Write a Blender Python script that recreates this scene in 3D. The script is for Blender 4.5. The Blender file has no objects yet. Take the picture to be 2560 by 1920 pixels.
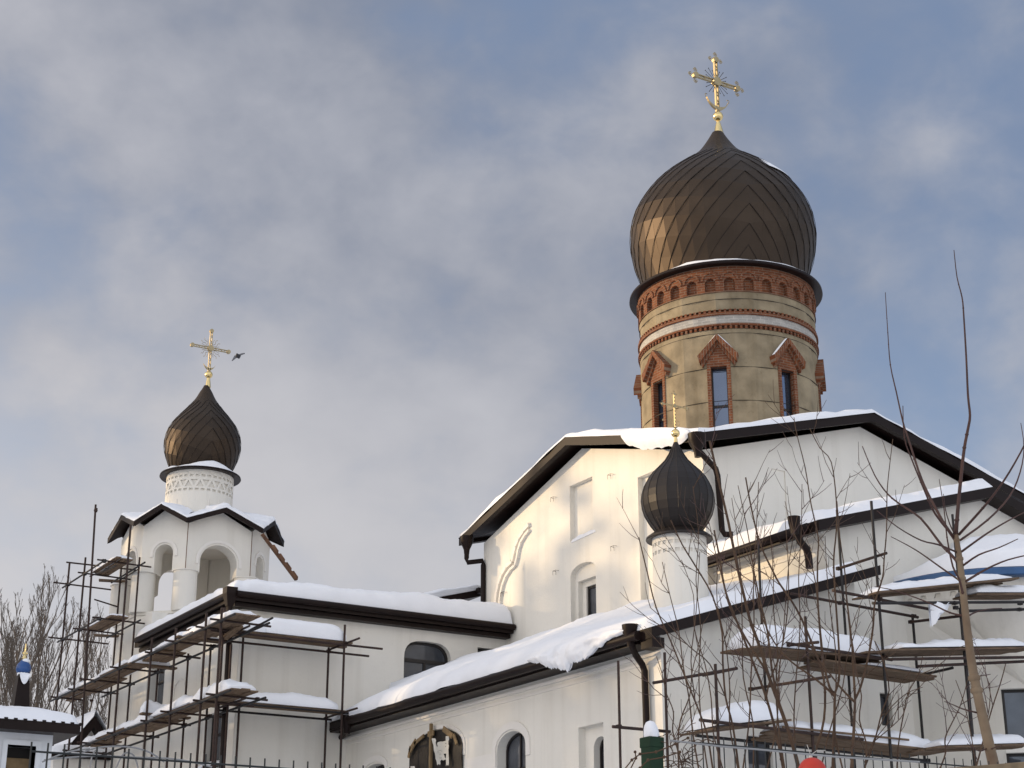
import bpy, math, random
from mathutils import Vector, Matrix, noise as mnoise
from mathutils.geometry import tessellate_polygon
scene = bpy.context.scene
COL = scene.collection
R = math.radians
PI = math.pi

# ------------------------------------------------------------------ camera
F = 4150.0; TH = R(19.9); YAW = R(31); CZ = 1.6
cd = bpy.data.cameras.new("camera"); cam = bpy.data.objects.new("camera", cd); COL.objects.link(cam)
cd.sensor_width = 36; cd.lens = F / 2560 * 36; cd.clip_end = 6000; cd.clip_start = 0.1
cam.location = (0, 0, CZ); cam.rotation_euler = (R(90) + TH, 0, -YAW)
scene.camera = cam

# ------------------------------------------------------------------ light
SUN_AZ = R(-50); SUN_EL = R(10)
SD = Vector((math.sin(SUN_AZ) * math.cos(SUN_EL), math.cos(SUN_AZ) * math.cos(SUN_EL), math.sin(SUN_EL)))
ld = bpy.data.lights.new("sun", 'SUN'); ld.energy = 4.5; ld.angle = R(0.5); ld.color = (1, .74, .44)
sun = bpy.data.objects.new("sun", ld); COL.objects.link(sun)
sun.rotation_euler = SD.to_track_quat('Z', 'Y').to_euler()
scene.view_settings.view_transform = 'Standard'; scene.view_settings.look = 'None'
scene.view_settings.exposure = -0.12; scene.view_settings.gamma = 1

w = bpy.data.worlds.new("World"); scene.world = w; w.use_nodes = True
nt = w.node_tree; N = nt.nodes; LK = nt.links
for n in list(N): N.remove(n)
def nd(t, **k):
    n = N.new(t)
    for a, b in k.items(): setattr(n, a, b)
    return n
def vm(op, a, b=None):
    n = nd('ShaderNodeVectorMath', operation=op)
    for i, q in enumerate((a, b)):
        if q is None: continue
        if isinstance(q, (tuple, list)): n.inputs[i].default_value = q
        else: LK.new(q, n.inputs[i])
    return n
def ma(op, a, b=None, c=None, clamp=False):
    n = nd('ShaderNodeMath', operation=op); n.use_clamp = clamp
    for i, q in enumerate((a, b, c)):
        if q is None: continue
        if isinstance(q, (int, float)): n.inputs[i].default_value = q
        else: LK.new(q, n.inputs[i])
    return n.outputs[0]
def mixc(f, a, b, blend='MIX'):
    n = nd('ShaderNodeMix', data_type='RGBA', blend_type=blend)
    for i, q in ((0, f), (6, a), (7, b)):
        if isinstance(q, (int, float)): n.inputs[i].default_value = q
        elif isinstance(q, tuple): n.inputs[i].default_value = q + (1,)
        else: LK.new(q, n.inputs[i])
    return n.outputs[2]
def ramp(f, lo, hi):
    n = nd('ShaderNodeMapRange', interpolation_type='SMOOTHSTEP')
    n.inputs[1].default_value = lo; n.inputs[2].default_value = hi
    LK.new(f, n.inputs[0]); return n.outputs[0]
sky = nd('ShaderNodeTexSky', sky_type='NISHITA'); sky.sun_disc = False
sky.sun_elevation = SUN_EL; sky.sun_rotation = SUN_AZ; sky.air_density = 1.0; sky.dust_density = 1.5
bg = nd('ShaderNodeBackground'); wo = nd('ShaderNodeOutputWorld')
tc = nd('ShaderNodeTexCoord'); sx = nd('ShaderNodeSeparateXYZ'); LK.new(tc.outputs['Generated'], sx.inputs[0])
zz = ma('MAXIMUM', sx.outputs[2], 0.0)
den = ma('ADD', zz, 0.22)
cx_ = ma('DIVIDE', sx.outputs[0], den); cy_ = ma('DIVIDE', sx.outputs[1], den)
cmb = nd('ShaderNodeCombineXYZ'); LK.new(cx_, cmb.inputs[0]); LK.new(cy_, cmb.inputs[1])
def cloud(scale, detail, rough, off, dist=0.0, stretch=(1, 1, 1), rot=0):
    mp = nd('ShaderNodeMapping'); LK.new(tc.outputs['Generated'], mp.inputs[0])
    mp.inputs['Location'].default_value = off; mp.inputs['Scale'].default_value = stretch; mp.inputs['Rotation'].default_value = (0, 0, rot)
    n = nd('ShaderNodeTexNoise'); n.inputs['Scale'].default_value = scale; n.inputs['Detail'].default_value = detail
    n.inputs['Roughness'].default_value = rough; n.inputs['Distortion'].default_value = dist
    LK.new(mp.outputs[0], n.inputs['Vector']); return n.outputs[0]
n1 = cloud(3.0, 5, .5, (3.1, 1.7, .6), .2, (1, 1, 1.25))
n2 = cloud(7.0, 5, .5, (7.3, 2.2, .3), .15, (1, 1, 1.3))
n3 = cloud(2.2, 3, .5, (1.3, 9.1, .2))
n4 = cloud(17, 5, .55, (2.2, 5.2, .1), .2, (1, 1, 1.4))
cover = ma('ADD', ma('ADD', ma('MULTIPLY', n1, .52), ma('MULTIPLY', n2, .32)), ma('MULTIPLY', n4, .16))
rgtw = ma('ADD', ma('MULTIPLY', sx.outputs[0], math.cos(YAW)), ma('MULTIPLY', sx.outputs[1], -math.sin(YAW)))
cover = ma('SUBTRACT', cover, ma('MULTIPLY', ramp(rgtw, -.1, .3), .03))
mask = ramp(cover, .36, .565)
shade = ramp(ma('ADD', ma('ADD', ma('MULTIPLY', n2, .45), ma('MULTIPLY', n3, .40)), ma('MULTIPLY', n4, .15)), .36, .66)
hz = ramp(zz, .46, .12)                                  # towards the horizon
ccol = mixc(shade, (.235, .270, .355), (.50, .515, .575))
ccol = mixc(ma('MULTIPLY', hz, .72), ccol, (.70, .69, .71))
# Nishita blue between the clouds, veiled by thin cirrus
skyv = nd('ShaderNodeVectorMath', operation='SCALE'); skyv.inputs['Scale'].default_value = 0.15; LK.new(sky.outputs[0], skyv.inputs[0])
blue = mixc(.80, skyv.outputs[0], mixc(hz, (.235, .315, .49), (.38, .50, .72)))
base = mixc(mask, blue, ccol)
dsn_ = vm('DOT_PRODUCT', tc.outputs['Generated'], tuple(SD)).outputs['Value']
base = mixc(ma('MULTIPLY', ma('MULTIPLY', ramp(dsn_, .02, .55), hz), .75), base, (.66, .645, .655))
# clouds brighter sunward; sky gain behind the viewer is added fill for the walls
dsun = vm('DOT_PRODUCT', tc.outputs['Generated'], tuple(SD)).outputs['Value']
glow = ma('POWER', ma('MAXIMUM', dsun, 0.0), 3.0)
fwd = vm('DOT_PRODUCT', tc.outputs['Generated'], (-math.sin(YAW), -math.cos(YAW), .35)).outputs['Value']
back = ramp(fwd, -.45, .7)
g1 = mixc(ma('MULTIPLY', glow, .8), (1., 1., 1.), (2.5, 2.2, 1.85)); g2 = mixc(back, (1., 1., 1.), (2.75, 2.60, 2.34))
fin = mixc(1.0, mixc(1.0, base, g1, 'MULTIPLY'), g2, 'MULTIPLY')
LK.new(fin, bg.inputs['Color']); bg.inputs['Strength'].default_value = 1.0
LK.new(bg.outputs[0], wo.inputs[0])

# ------------------------------------------------------------------ survey helper: from the photo's pixel to a point on a known plane
ct, st = math.cos(TH), math.sin(TH)
fw = (math.sin(YAW), math.cos(YAW)); rt = (math.cos(YAW), -math.sin(YAW))
def ray(px, py):
    a = (px - 1280) / F; b = (960 - py) / F
    h = ct - b * st; z = st + b * ct
    return (fw[0] * h + rt[0] * a, fw[1] * h + rt[1] * a, z)
def P(px, py, x=None, y=None, z=None, d=None):
    r = ray(px, py)
    if x is not None: t = x / r[0]
    elif y is not None: t = y / r[1]
    elif z is not None: t = (z - CZ) / r[2]
    else: t = d / math.hypot(r[0], r[1])
    return Vector((r[0] * t, r[1] * t, CZ + r[2] * t))
def Q(org, s, X, Y): return (org[0] + s * X, org[1] + s * Y)
def q4(X, Y): return Q((1760, 1000), .36166, X, Y)
def q5(X, Y): return Q((1760, 1400), .36166, X, Y)
def q3(X, Y): return Q((2150, 600), .4218, X, Y)
def qs(X, Y): return Q((100, 1540), .2291, X, Y)

# ------------------------------------------------------------------ materials
def mat(name, col, rough=.7, metal=0.0, var=0.12, vs=2.0, bump=0.0, bs=30.0, streak=0.0, stretch=None, col2=None, spec=.4, detail=6, dirt=None):
    m = bpy.data.materials.new(name); m.use_nodes = True
    t = m.node_tree; n = t.nodes; l = t.links; b = n['Principled BSDF']
    b.inputs['Roughness'].default_value = rough; b.inputs['Metallic'].default_value = metal
    b.inputs['Specular IOR Level'].default_value = spec
    tcn = n.new('ShaderNodeTexCoord'); mp = n.new('ShaderNodeMapping'); l.new(tcn.outputs['Object'], mp.inputs[0])
    if stretch: mp.inputs['Scale'].default_value = stretch
    no = n.new('ShaderNodeTexNoise'); no.inputs['Scale'].default_value = vs; no.inputs['Detail'].default_value = detail; l.new(mp.outputs[0], no.inputs['Vector'])
    mr = n.new('ShaderNodeMapRange'); mr.inputs[1].default_value = .3; mr.inputs[2].default_value = .7; l.new(no.outputs[0], mr.inputs[0])
    mx = n.new('ShaderNodeMix'); mx.data_type = 'RGBA'
    c2 = col2 or tuple(c * (1 - var * 2) for c in col)
    mx.inputs[6].default_value = col + (1,); mx.inputs[7].default_value = tuple(c2) + (1,)
    l.new(mr.outputs[0], mx.inputs[0]); out = mx.outputs[2]
    if streak:
        mp2 = n.new('ShaderNodeMapping'); l.new(tcn.outputs['Object'], mp2.inputs[0]); mp2.inputs['Scale'].default_value = (2.2, 2.2, .10)
        n2_ = n.new('ShaderNodeTexNoise'); n2_.inputs['Scale'].default_value = 1.6; n2_.inputs['Detail'].default_value = 5; l.new(mp2.outputs[0], n2_.inputs['Vector'])
        m2 = n.new('ShaderNodeMapRange'); m2.inputs[1].default_value = .52; m2.inputs[2].default_value = .80; m2.inputs[4].default_value = streak; l.new(n2_.outputs[0], m2.inputs[0])
        x2 = n.new('ShaderNodeMix'); x2.data_type = 'RGBA'; x2.blend_type = 'MULTIPLY'; l.new(m2.outputs[0], x2.inputs[0]); l.new(out, x2.inputs[6]); x2.inputs[7].default_value = (.52, .48, .42, 1); out = x2.outputs[2]
    if dirt:
        n3_ = n.new('ShaderNodeTexNoise'); n3_.inputs['Scale'].default_value = 9; n3_.inputs['Detail'].default_value = 8; n3_.inputs['Roughness'].default_value = .7; l.new(tcn.outputs['Object'], n3_.inputs['Vector'])
        m3 = n.new('ShaderNodeMapRange'); m3.inputs[1].default_value = .58; m3.inputs[2].default_value = .74; m3.inputs[4].default_value = dirt; l.new(n3_.outputs[0], m3.inputs[0])
        x3 = n.new('ShaderNodeMix'); x3.data_type = 'RGBA'; x3.blend_type = 'MULTIPLY'; l.new(m3.outputs[0], x3.inputs[0]); l.new(out, x3.inputs[6]); x3.inputs[7].default_value = (.45, .42, .38, 1); out = x3.outputs[2]
    l.new(out, b.inputs['Base Color'])
    if bump:
        nb = n.new('ShaderNodeTexNoise'); nb.inputs['Scale'].default_value = bs; nb.inputs['Detail'].default_value = 5; l.new(mp.outputs[0], nb.inputs['Vector'])
        bp = n.new('ShaderNodeBump'); bp.inputs['Strength'].default_value = bump; bp.inputs['Distance'].default_value = .02
        l.new(nb.outputs[0], bp.inputs['Height']); l.new(bp.outputs[0], b.inputs['Normal'])
    return m
def brickmat(name, c1, c2, mortar, scale=1.0, white=0.0):
    m = bpy.data.materials.new(name); m.use_nodes = True
    t = m.node_tree; n = t.nodes; l = t.links; b = n['Principled BSDF']; b.inputs['Roughness'].default_value = .85
    b.inputs['Specular IOR Level'].default_value = .2
    tcn = n.new('ShaderNodeTexCoord'); br = n.new('ShaderNodeTexBrick'); l.new(tcn.outputs['UV'], br.inputs['Vector'])
    br.inputs['Scale'].default_value = scale; br.inputs['Brick Width'].default_value = .26; br.inputs['Row Height'].default_value = .077
    br.inputs['Mortar Size'].default_value = .009; br.inputs['Bias'].default_value = 0
    br.inputs['Color1'].default_value = c1 + (1,); br.inputs['Color2'].default_value = c2 + (1,); br.inputs['Mortar'].default_value = mortar + (1,)
    no = n.new('ShaderNodeTexNoise'); no.inputs['Scale'].default_value = 5; no.inputs['Detail'].default_value = 8; no.inputs['Roughness'].default_value = .65; l.new(tcn.outputs['Object'], no.inputs['Vector'])
    mr = n.new('ShaderNodeMapRange'); mr.inputs[1].default_value = .42; mr.inputs[2].default_value = .72; l.new(no.outputs[0], mr.inputs[0])
    mu = n.new('ShaderNodeMath'); mu.operation = 'MULTIPLY'; mu.inputs[1].default_value = .6; l.new(mr.outputs[0], mu.inputs[0])
    mx = n.new('ShaderNodeMix'); mx.data_type = 'RGBA'; l.new(mu.outputs[0], mx.inputs[0]); l.new(br.outputs[0], mx.inputs[6])
    mx.inputs[7].default_value = tuple(c * .5 + white for c in c1) + (1,); l.new(mx.outputs[2], b.inputs['Base Color'])
    bp = n.new('ShaderNodeBump'); bp.inputs['Strength'].default_value = .7; bp.inputs['Distance'].default_value = .015; bp.invert = True
    l.new(br.outputs['Fac'], bp.inputs['Height']); l.new(bp.outputs[0], b.inputs['Normal'])
    return m
M = {}
M['plaster'] = mat('plaster', (.735, .708, .645), .9, var=.035, vs=.7, bump=.25, bs=14, streak=.20, spec=.03, dirt=.12)
M['plaster2'] = mat('plaster_trim', (.75, .72, .67), .9, var=.03, vs=1.5, bump=.2, bs=18, spec=.15)
M['snow'] = mat('snow', (.80, .815, .85), .8, var=.03, vs=1.6, bump=.55, bs=9, spec=.15)
M['brown'] = mat('brown_metal', (.013, .0070, .0060), .45, metal=.0, var=.15, vs=3, spec=.14)
M['dome'] = mat('bronze_metal', (.058, .043, .032), .50, metal=.85, var=.10, vs=1.3)
M['seam'] = mat('seam_metal', (.020, .014, .011), .5, metal=.4)
M['cupmetal'] = mat('dark_metal', (.017, .0125, .011), .5, metal=.2, var=.15, vs=2)
M['gold'] = mat('gold', (.83, .64, .30), .22, metal=1.0, var=.08, vs=4)
M['silver'] = mat('pale_gilding', (.40, .33, .20), .48, metal=1.0, var=.1, vs=6)
M['render'] = mat('drum_render', (.325, .268, .180), .95, var=.22, vs=1.6, bump=.5, bs=10, streak=.55, spec=.1, dirt=.45, detail=9)
M['brick'] = brickmat('red_brick', (.20, .070, .030), (.13, .045, .022), (.22, .155, .11), 1)
M['wbrick'] = brickmat('white_brick', (.42, .405, .37), (.32, .31, .29), (.52, .50, .46), 1, white=.05)
M['glass'] = mat('window_glass', (.10, .11, .13), .05, metal=.35, var=.2, spec=.6)
M['glass_high'] = mat('high_window_glass', (.13, .165, .24), .05, metal=.8, var=.06, vs=1)
M['frame'] = mat('window_frame', (.016, .013, .013), .45)
M['rust'] = mat('rusty_tube', (.046, .023, .017), .7, metal=.1, var=.25, vs=9, col2=(.02, .012, .010), bump=.3, bs=50)
M['darktube'] = mat('dark_tube', (.020, .017, .017), .6, metal=.1, var=.25, vs=9)
M['wood'] = mat('weathered_wood', (.23, .16, .105), .85, vs=3, stretch=(6, 1, 6), col2=(.10, .066, .044), bump=.4, bs=20, spec=.15)
M['woodx'] = mat('weathered_wood_across', (.19, .132, .088), .85, vs=3, stretch=(1, 6, 6), col2=(.085, .058, .04), bump=.4, bs=20, spec=.15)
M['bark'] = mat('young_bark', (.105, .064, .038), .75, vs=14, col2=(.055, .033, .023), spec=.2)
M['redbark'] = mat('red_twig', (.085, .040, .030), .6, vs=14, col2=(.05, .026, .022), spec=.3)
M['palebark'] = mat('pale_bark', (.25, .19, .125), .7, vs=7, col2=(.13, .085, .055), spec=.2)
M['treebark'] = mat('grey_bark', (.125, .10, .08), .9, vs=4)
M['blue'] = mat('blue_metal', (.035, .10, .235), .42, metal=.2, var=.12, vs=3)
M['bluedome'] = mat('blue_dome_metal', (.02, .075, .24), .35, var=.1, vs=5)
M['green'] = mat('green_paint', (.016, .046, .022), .5, var=.2, vs=14, col2=(.012, .028, .016), spec=.15)
M['wire'] = mat('fence_wire', (.030, .033, .032), .5, metal=.3)
M['zinc'] = mat('galvanised_wire', (.34, .34, .34), .45, metal=.6)
M['red'] = mat('red_plastic', (.55, .035, .015), .38, var=.1, vs=9)
M['film'] = mat('dark_film', (.022, .017, .014), .6, var=.3, vs=4, bump=.8, bs=6)
M['plank'] = mat('raw_plank', (.25, .17, .085), .8, var=.2, vs=6)
M['cloth'] = mat('torn_white_cloth', (.62, .60, .54), .85, bump=.7, bs=14)
M['board'] = mat('white_boarding', (.66, .68, .70), .7, var=.06, vs=2, streak=.3)
M['bird'] = mat('dark_plumage', (.04, .042, .05), .7)
M['birdwing'] = mat('grey_plumage', (.16, .165, .18), .7)
M['conifer'] = mat('forest', (.03, .04, .025), .9)
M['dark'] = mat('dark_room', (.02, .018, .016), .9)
M['oldwood'] = mat('brown_old_wood', (.17, .085, .045), .85, vs=6, col2=(.08, .04, .025), bump=.4)

# ------------------------------------------------------------------ mesh kit
class MB:
    def __init__(s): s.v = []; s.f = []; s.uv = {}
    def add(s, pts, uvs=None):
        i = len(s.v); s.v += [tuple(p) for p in pts]
        if uvs:
            for k, u in enumerate(uvs): s.uv[i + k] = u
        return list(range(i, i + len(pts)))
    def poly(s, pts, uvs=None): s.f.append(s.add(pts, uvs))
    def box(s, x0, x1, y0, y1, z0, z1, uv=False):
        c = [(x, y, z) for z in (z0, z1) for x, y in ((x0, y0), (x1, y0), (x1, y1), (x0, y1))]
        i = s.add(c)[0]
        s.f += [[i + k for k in q] for q in ((3, 2, 1, 0), (4, 5, 6, 7), (0, 1, 5, 4), (1, 2, 6, 5), (2, 3, 7, 6), (3, 0, 4, 7))]
    def prism(s, pts, vec, uvs=None):
        n = len(pts); vec = Vector(vec)
        i = s.add(pts, uvs)[0]; s.add([Vector(p) + vec for p in pts], uvs)
        s.f.append([i + k for k in range(n)][::-1]); s.f.append([i + n + k for k in range(n)])
        for k in range(n):
            k2 = (k + 1) % n; s.f.append([i + k, i + k2, i + n + k2, i + n + k])
    def bar(s, a, b, wd, ht, up=(0, 0, 1)):
        a = Vector(a); b = Vector(b); d = (b - a).normalized(); u = Vector(up)
        sd = d.cross(u).normalized() * wd / 2; u2 = sd.cross(d).normalized() * ht / 2
        s.prism([a + sd + u2, a - sd + u2, a - sd - u2, a + sd - u2], b - a)
    def tube(s, pts, r, n=6, r2=None, cap=True):
        pts = [Vector(p) for p in pts]; m = len(pts); rings = []
        ref = None
        for k, p in enumerate(pts):
            d = (pts[min(k + 1, m - 1)] - pts[max(k - 1, 0)]).normalized()
            if ref is None:
                ref = Vector((0, 0, 1)) if abs(d.z) < .9 else Vector((1, 0, 0))
            a = d.cross(ref).normalized(); b = a.cross(d).normalized(); ref = b
            rr = r if r2 is None else r + (r2 - r) * k / (m - 1)
            rings.append(s.add([p + (a * math.cos(2 * PI * q / n) + b * math.sin(2 * PI * q / n)) * rr for q in range(n)]))
        for k in range(m - 1):
            A, B = rings[k], rings[k + 1]
            for q in range(n): s.f.append([A[q], B[q], B[(q + 1) % n], A[(q + 1) % n]])
        if cap: s.f.append(rings[0]); s.f.append(rings[-1][::-1])
    def lathe(s, cx, cy, prof, n=48, a0=0, a1=2 * PI, cap=True):
        full = abs(a1 - a0 - 2 * PI) < 1e-6; m = n if full else n + 1; rings = []
        for r, z in prof:
            rings.append(s.add([(cx + r * math.cos(a0 + (a1 - a0) * k / n), cy + r * math.sin(a0 + (a1 - a0) * k / n), z) for k in range(m)],
                               [(r * (a0 + (a1 - a0) * k / n), z) for k in range(m)]))
        for i in range(len(prof) - 1):
            for k in range(n if full else n):
                k2 = (k + 1) % m
                s.f.append([rings[i][k], rings[i][k2], rings[i + 1][k2], rings[i + 1][k]])
        if cap:
            s.f.append(rings[0][::-1]); s.f.append(rings[-1])
    def grid(s, fn, nu, nv, closeu=False):
        idx = [s.add([fn(i / nu, j / nv) for j in range(nv + 1)]) for i in range(nu + 1)]
        for i in range(nu):
            for j in range(nv): s.f.append([idx[i][j], idx[i + 1][j], idx[i + 1][j + 1], idx[i][j + 1]])
        return idx
    def sphere(s, c, r, n=12, sc=(1, 1, 1)):
        c = Vector(c)
        s.grid(lambda u, v: c + Vector((r * sc[0] * math.sin(PI * v) * math.cos(2 * PI * u), r * sc[1] * math.sin(PI * v) * math.sin(2 * PI * u), -r * sc[2] * math.cos(PI * v))), n, n)
    def panel(s, to3, outer, holes=(), depth=.15, backfill=False, thick=None):
        """flat or curved wall sheet (u,v)->to3(u,v,inward) with real reveals at every hole"""
        loops = [outer] + list(holes)
        vs = [Vector((u, v, 0)) for lp in loops for u, v in lp]
        tri = tessellate_polygon([[Vector((u, v, 0)) for u, v in lp] for lp in loops])
        flip = None
        ids = s.add([to3(p.x, p.y, 0) for p in vs], [(p.x, p.y) for p in vs])
        for t in tri: s.f.append([ids[k] for k in t])
        for h in holes:
            n = len(h); A = s.add([to3(u, v, 0) for u, v in h], [(u, v) for u, v in h]); B = s.add([to3(u, v, depth) for u, v in h], [(u + .1, v) for u, v in h])
            for k in range(n): s.f.append([A[k], A[(k + 1) % n], B[(k + 1) % n], B[k]])
            if backfill:
                t2 = tessellate_polygon([[Vector((u, v, 0)) for u, v in h]])
                C = s.add([to3(u, v, depth) for u, v in h], [(u, v) for u, v in h])
                for t in t2: s.f.append([C[k] for k in t])
        if thick:
            n = len(outer); A = ids[:n]; B = s.add([to3(u, v, thick) for u, v in outer])
            for k in range(n): s.f.append([A[k], A[(k + 1) % n], B[(k + 1) % n], B[k]])
            ids2 = s.add([to3(p.x, p.y, thick) for p in vs])
            for t in tri: s.f.append([ids2[k] for k in t])
def ORG(o):
    v = Vector((0, 0, 0))
    while o is not None: v += o.location; o = o.parent
    return v
def build(name, mb, m, parent=None, smooth=False, bevel=0, sub=0, angle=None):
    me = bpy.data.meshes.new(name); o0 = ORG(parent) if parent else Vector((0, 0, 0))
    me.from_pydata([tuple(Vector(p) - o0) for p in mb.v], [], [f for f in mb.f if len(set(f)) > 2])
    if mb.uv or m in ('brick', 'wbrick'):
        ul = me.uv_layers.new(name='UVMap')
        for lp in me.loops:
            ul.data[lp.index].uv = mb.uv.get(lp.vertex_index) or (mb.v[lp.vertex_index][0] + mb.v[lp.vertex_index][1], mb.v[lp.vertex_index][2])
    import bmesh
    bm = bmesh.new(); bm.from_mesh(me)
    bmesh.ops.remove_doubles(bm, verts=bm.verts, dist=1e-5) if not mb.uv and m not in ('brick', 'wbrick') else None
    bmesh.ops.recalc_face_normals(bm, faces=bm.faces); bm.to_mesh(me); bm.free()
    ml = m if isinstance(m, list) else [m]
    for q in ml: me.materials.append(M[q])
    if smooth: me.polygons.foreach_set('use_smooth', [True] * len(me.polygons))
    o = bpy.data.objects.new(name, me); COL.objects.link(o)
    if parent: o.parent = parent
    if bevel:
        md = o.modifiers.new('bevel', 'BEVEL'); md.width = bevel; md.segments = 2; md.limit_method = 'ANGLE'
    if smooth and angle:
        try: me.set_sharp_from_angle(angle=R(angle))
        except Exception: pass
    return o
def tag(o, label=None, cat=None, group=None, kind=None):
    if label: o['label'] = label
    if cat: o['category'] = cat
    if group: o['group'] = group
    if kind: o['kind'] = kind
    return o
def thing(name, label, cat, loc, group=None):
    o = bpy.data.objects.new(name, None); COL.objects.link(o); o.location = loc; o.empty_display_size = .3
    return tag(o, label, cat, group)
def fbm(x, y=0.0, z=0.0, o=4): return mnoise.fractal(Vector((x, y, z)), 1.0, 2.0, o)

def se(t, p=3.0):                       # super-ellipse edge profile, 0 at both ends, 1 in the middle
    return max(0.0, 1 - abs(2 * t - 1) ** p) ** (1 / p)
def ct_(t): return .5 - .5 * math.cos(PI * t)
def loaf(mb, p0, du, dv, h, nu=30, nv=10, seed=0, amp=.25, p=3.0, bulge=.03, bf=1.0):
    """a lump of snow lying on the parallelogram p0,du,dv"""
    p0 = Vector(p0); du = Vector(du); dv = Vector(dv); L = du.length
    def fn(u, v):
        uu, vv = ct_(u), ct_(v)
        if nu > 24: uu = u if .06 < u < .94 else uu
        e = se(uu, p * 1.6) * se(vv, p)
        x = uu * L
        hh = h * (1 + amp * fbm(x * .9 * bf + seed * 7.3, vv * .8, seed) + amp * .5 * fbm(x * 3.1, vv * 3, seed + 5))
        q = p0 + du * uu + dv * (vv + bulge * (2 * vv - 1) * math.sin(PI * min(1, e)))
        return q + Vector((0, 0, e * max(hh, h * .15)))
    mb.grid(fn, nu, nv)
    mb.poly([p0, p0 + dv, p0 + du + dv, p0 + du])

def arch(u0, u1, v0, vs, vt, n=10):
    """opening outline: bottom v0, springing vs, crown vt"""
    c = (u0 + u1) / 2; a = (u1 - u0) / 2; b = vt - vs
    return [(u0, v0), (u1, v0)] + [(c + a * math.cos(PI * k / n), vs + b * math.sin(PI * k / n)) for k in range(n + 1)]
def band(mb, to3, u0, u1, v0, vs, vt, wd, t=.03, n=14, legs=True):
    """raised arched moulding round an opening"""
    c = (u0 + u1) / 2; a = (u1 - u0) / 2; b = vt - vs
    I = [(c + a * math.cos(PI * k / n), vs + b * math.sin(PI * k / n)) for k in range(n + 1)]
    O = [(c + (a + wd) * math.cos(PI * k / n), vs + (b + wd) * math.sin(PI * k / n)) for k in range(n + 1)]
    if legs: I = [(u1, v0)] + I + [(u0, v0)]; O = [(u1 + wd, v0)] + O + [(u0 - wd, v0)]
    for k in range(len(I) - 1):
        q = [I[k], I[k + 1], O[k + 1], O[k]]
        A = [to3(u, v, -t) for u, v in q]; B = [to3(u, v, .002) for u, v in q]
        i = mb.add(A + B, q + q)[0]
        mb.f += [[i, i + 1, i + 2, i + 3], [i, i + 1, i + 5, i + 4], [i + 2, i + 3, i + 7, i + 6]]
        if k == 0: mb.f.append([i, i + 3, i + 7, i + 4])
        if k == len(I) - 2: mb.f.append([i + 1, i + 2, i + 6, i + 5])

def wallX(x0):   # west-looking wall at x = x0, u = y, v = z, inward +x
    return lambda u, v, d: Vector((x0 + d, u, v))
def wallY(y0):   # south-looking wall at y = y0, u = x, v = z, inward +y
    return lambda u, v, d: Vector((u, y0 + d, v))
def uvX(px, py, x0): p = P(px, py, x=x0); return (p.y, p.z)
def uvY(px, py, y0): p = P(px, py, y=y0); return (p.x, p.z)

def window(parent, to3, u0, u1, v0, vs, vt, depth, mull=(), trans=(), fr=.06, label=None, n=10, glassm='glass'):
    """glass pane with a dark frame set back in a reveal: thing > window (frame) > pane"""
    outer = arch(u0, u1, v0, vs, vt, n) if vt > vs + .001 else [(u0, v0), (u1, v0), (u1, vs), (u0, vs)]
    cu, cv = (u0 + u1) / 2, (v0 + vt) / 2
    fx = (u1 - u0 - 2 * fr) / (u1 - u0); fy = (vt - v0 - 2 * fr) / (vt - v0)
    inner = [(cu + (u - cu) * fx, cv + (v - cv) * fy) for u, v in outer]
    mb = MB(); mb.panel(lambda u, v, d: to3(u, v, depth - .05 + d), outer, [inner], .05)
    def tb(a, b, c, d_):
        A = [to3(a, c, depth - .045), to3(b, c, depth - .045), to3(b, d_, depth - .045), to3(a, d_, depth - .045)]
        mb.prism(A, to3(a, c, depth) - to3(a, c, depth - .045))
    for k in mull: tb(u0 + (u1 - u0) * k - .025, u0 + (u1 - u0) * k + .025, v0 + fr * .5, vt - fr * 1.1 - (0 if abs(k - .5) < .2 else .15 * (vt - vs)))
    for k in trans: tb(u0 + fr * .5, u1 - fr * .5, v0 + (vt - v0) * k - .03, v0 + (vt - v0) * k + .03)
    f = build('window', mb, 'frame', parent)
    if label: f['label'] = label
    g = MB(); t2 = tessellate_polygon([[Vector((u, v, 0)) for u, v in inner]])
    ids = g.add([to3(u, v, depth - .012) for u, v in inner])
    for t in t2: g.f.append([ids[k] for k in t])
    build('pane', g, glassm, f)
    return f

# ------------------------------------------------------------------ ground
g = MB(); g.grid(lambda u, v: Vector(((u - .5) * 6000, (v - .5) * 6000, 0)), 2, 2)
tag(build('ground', g, 'snow'), 'flat snow covered ground', None, None, 'structure')

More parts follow.
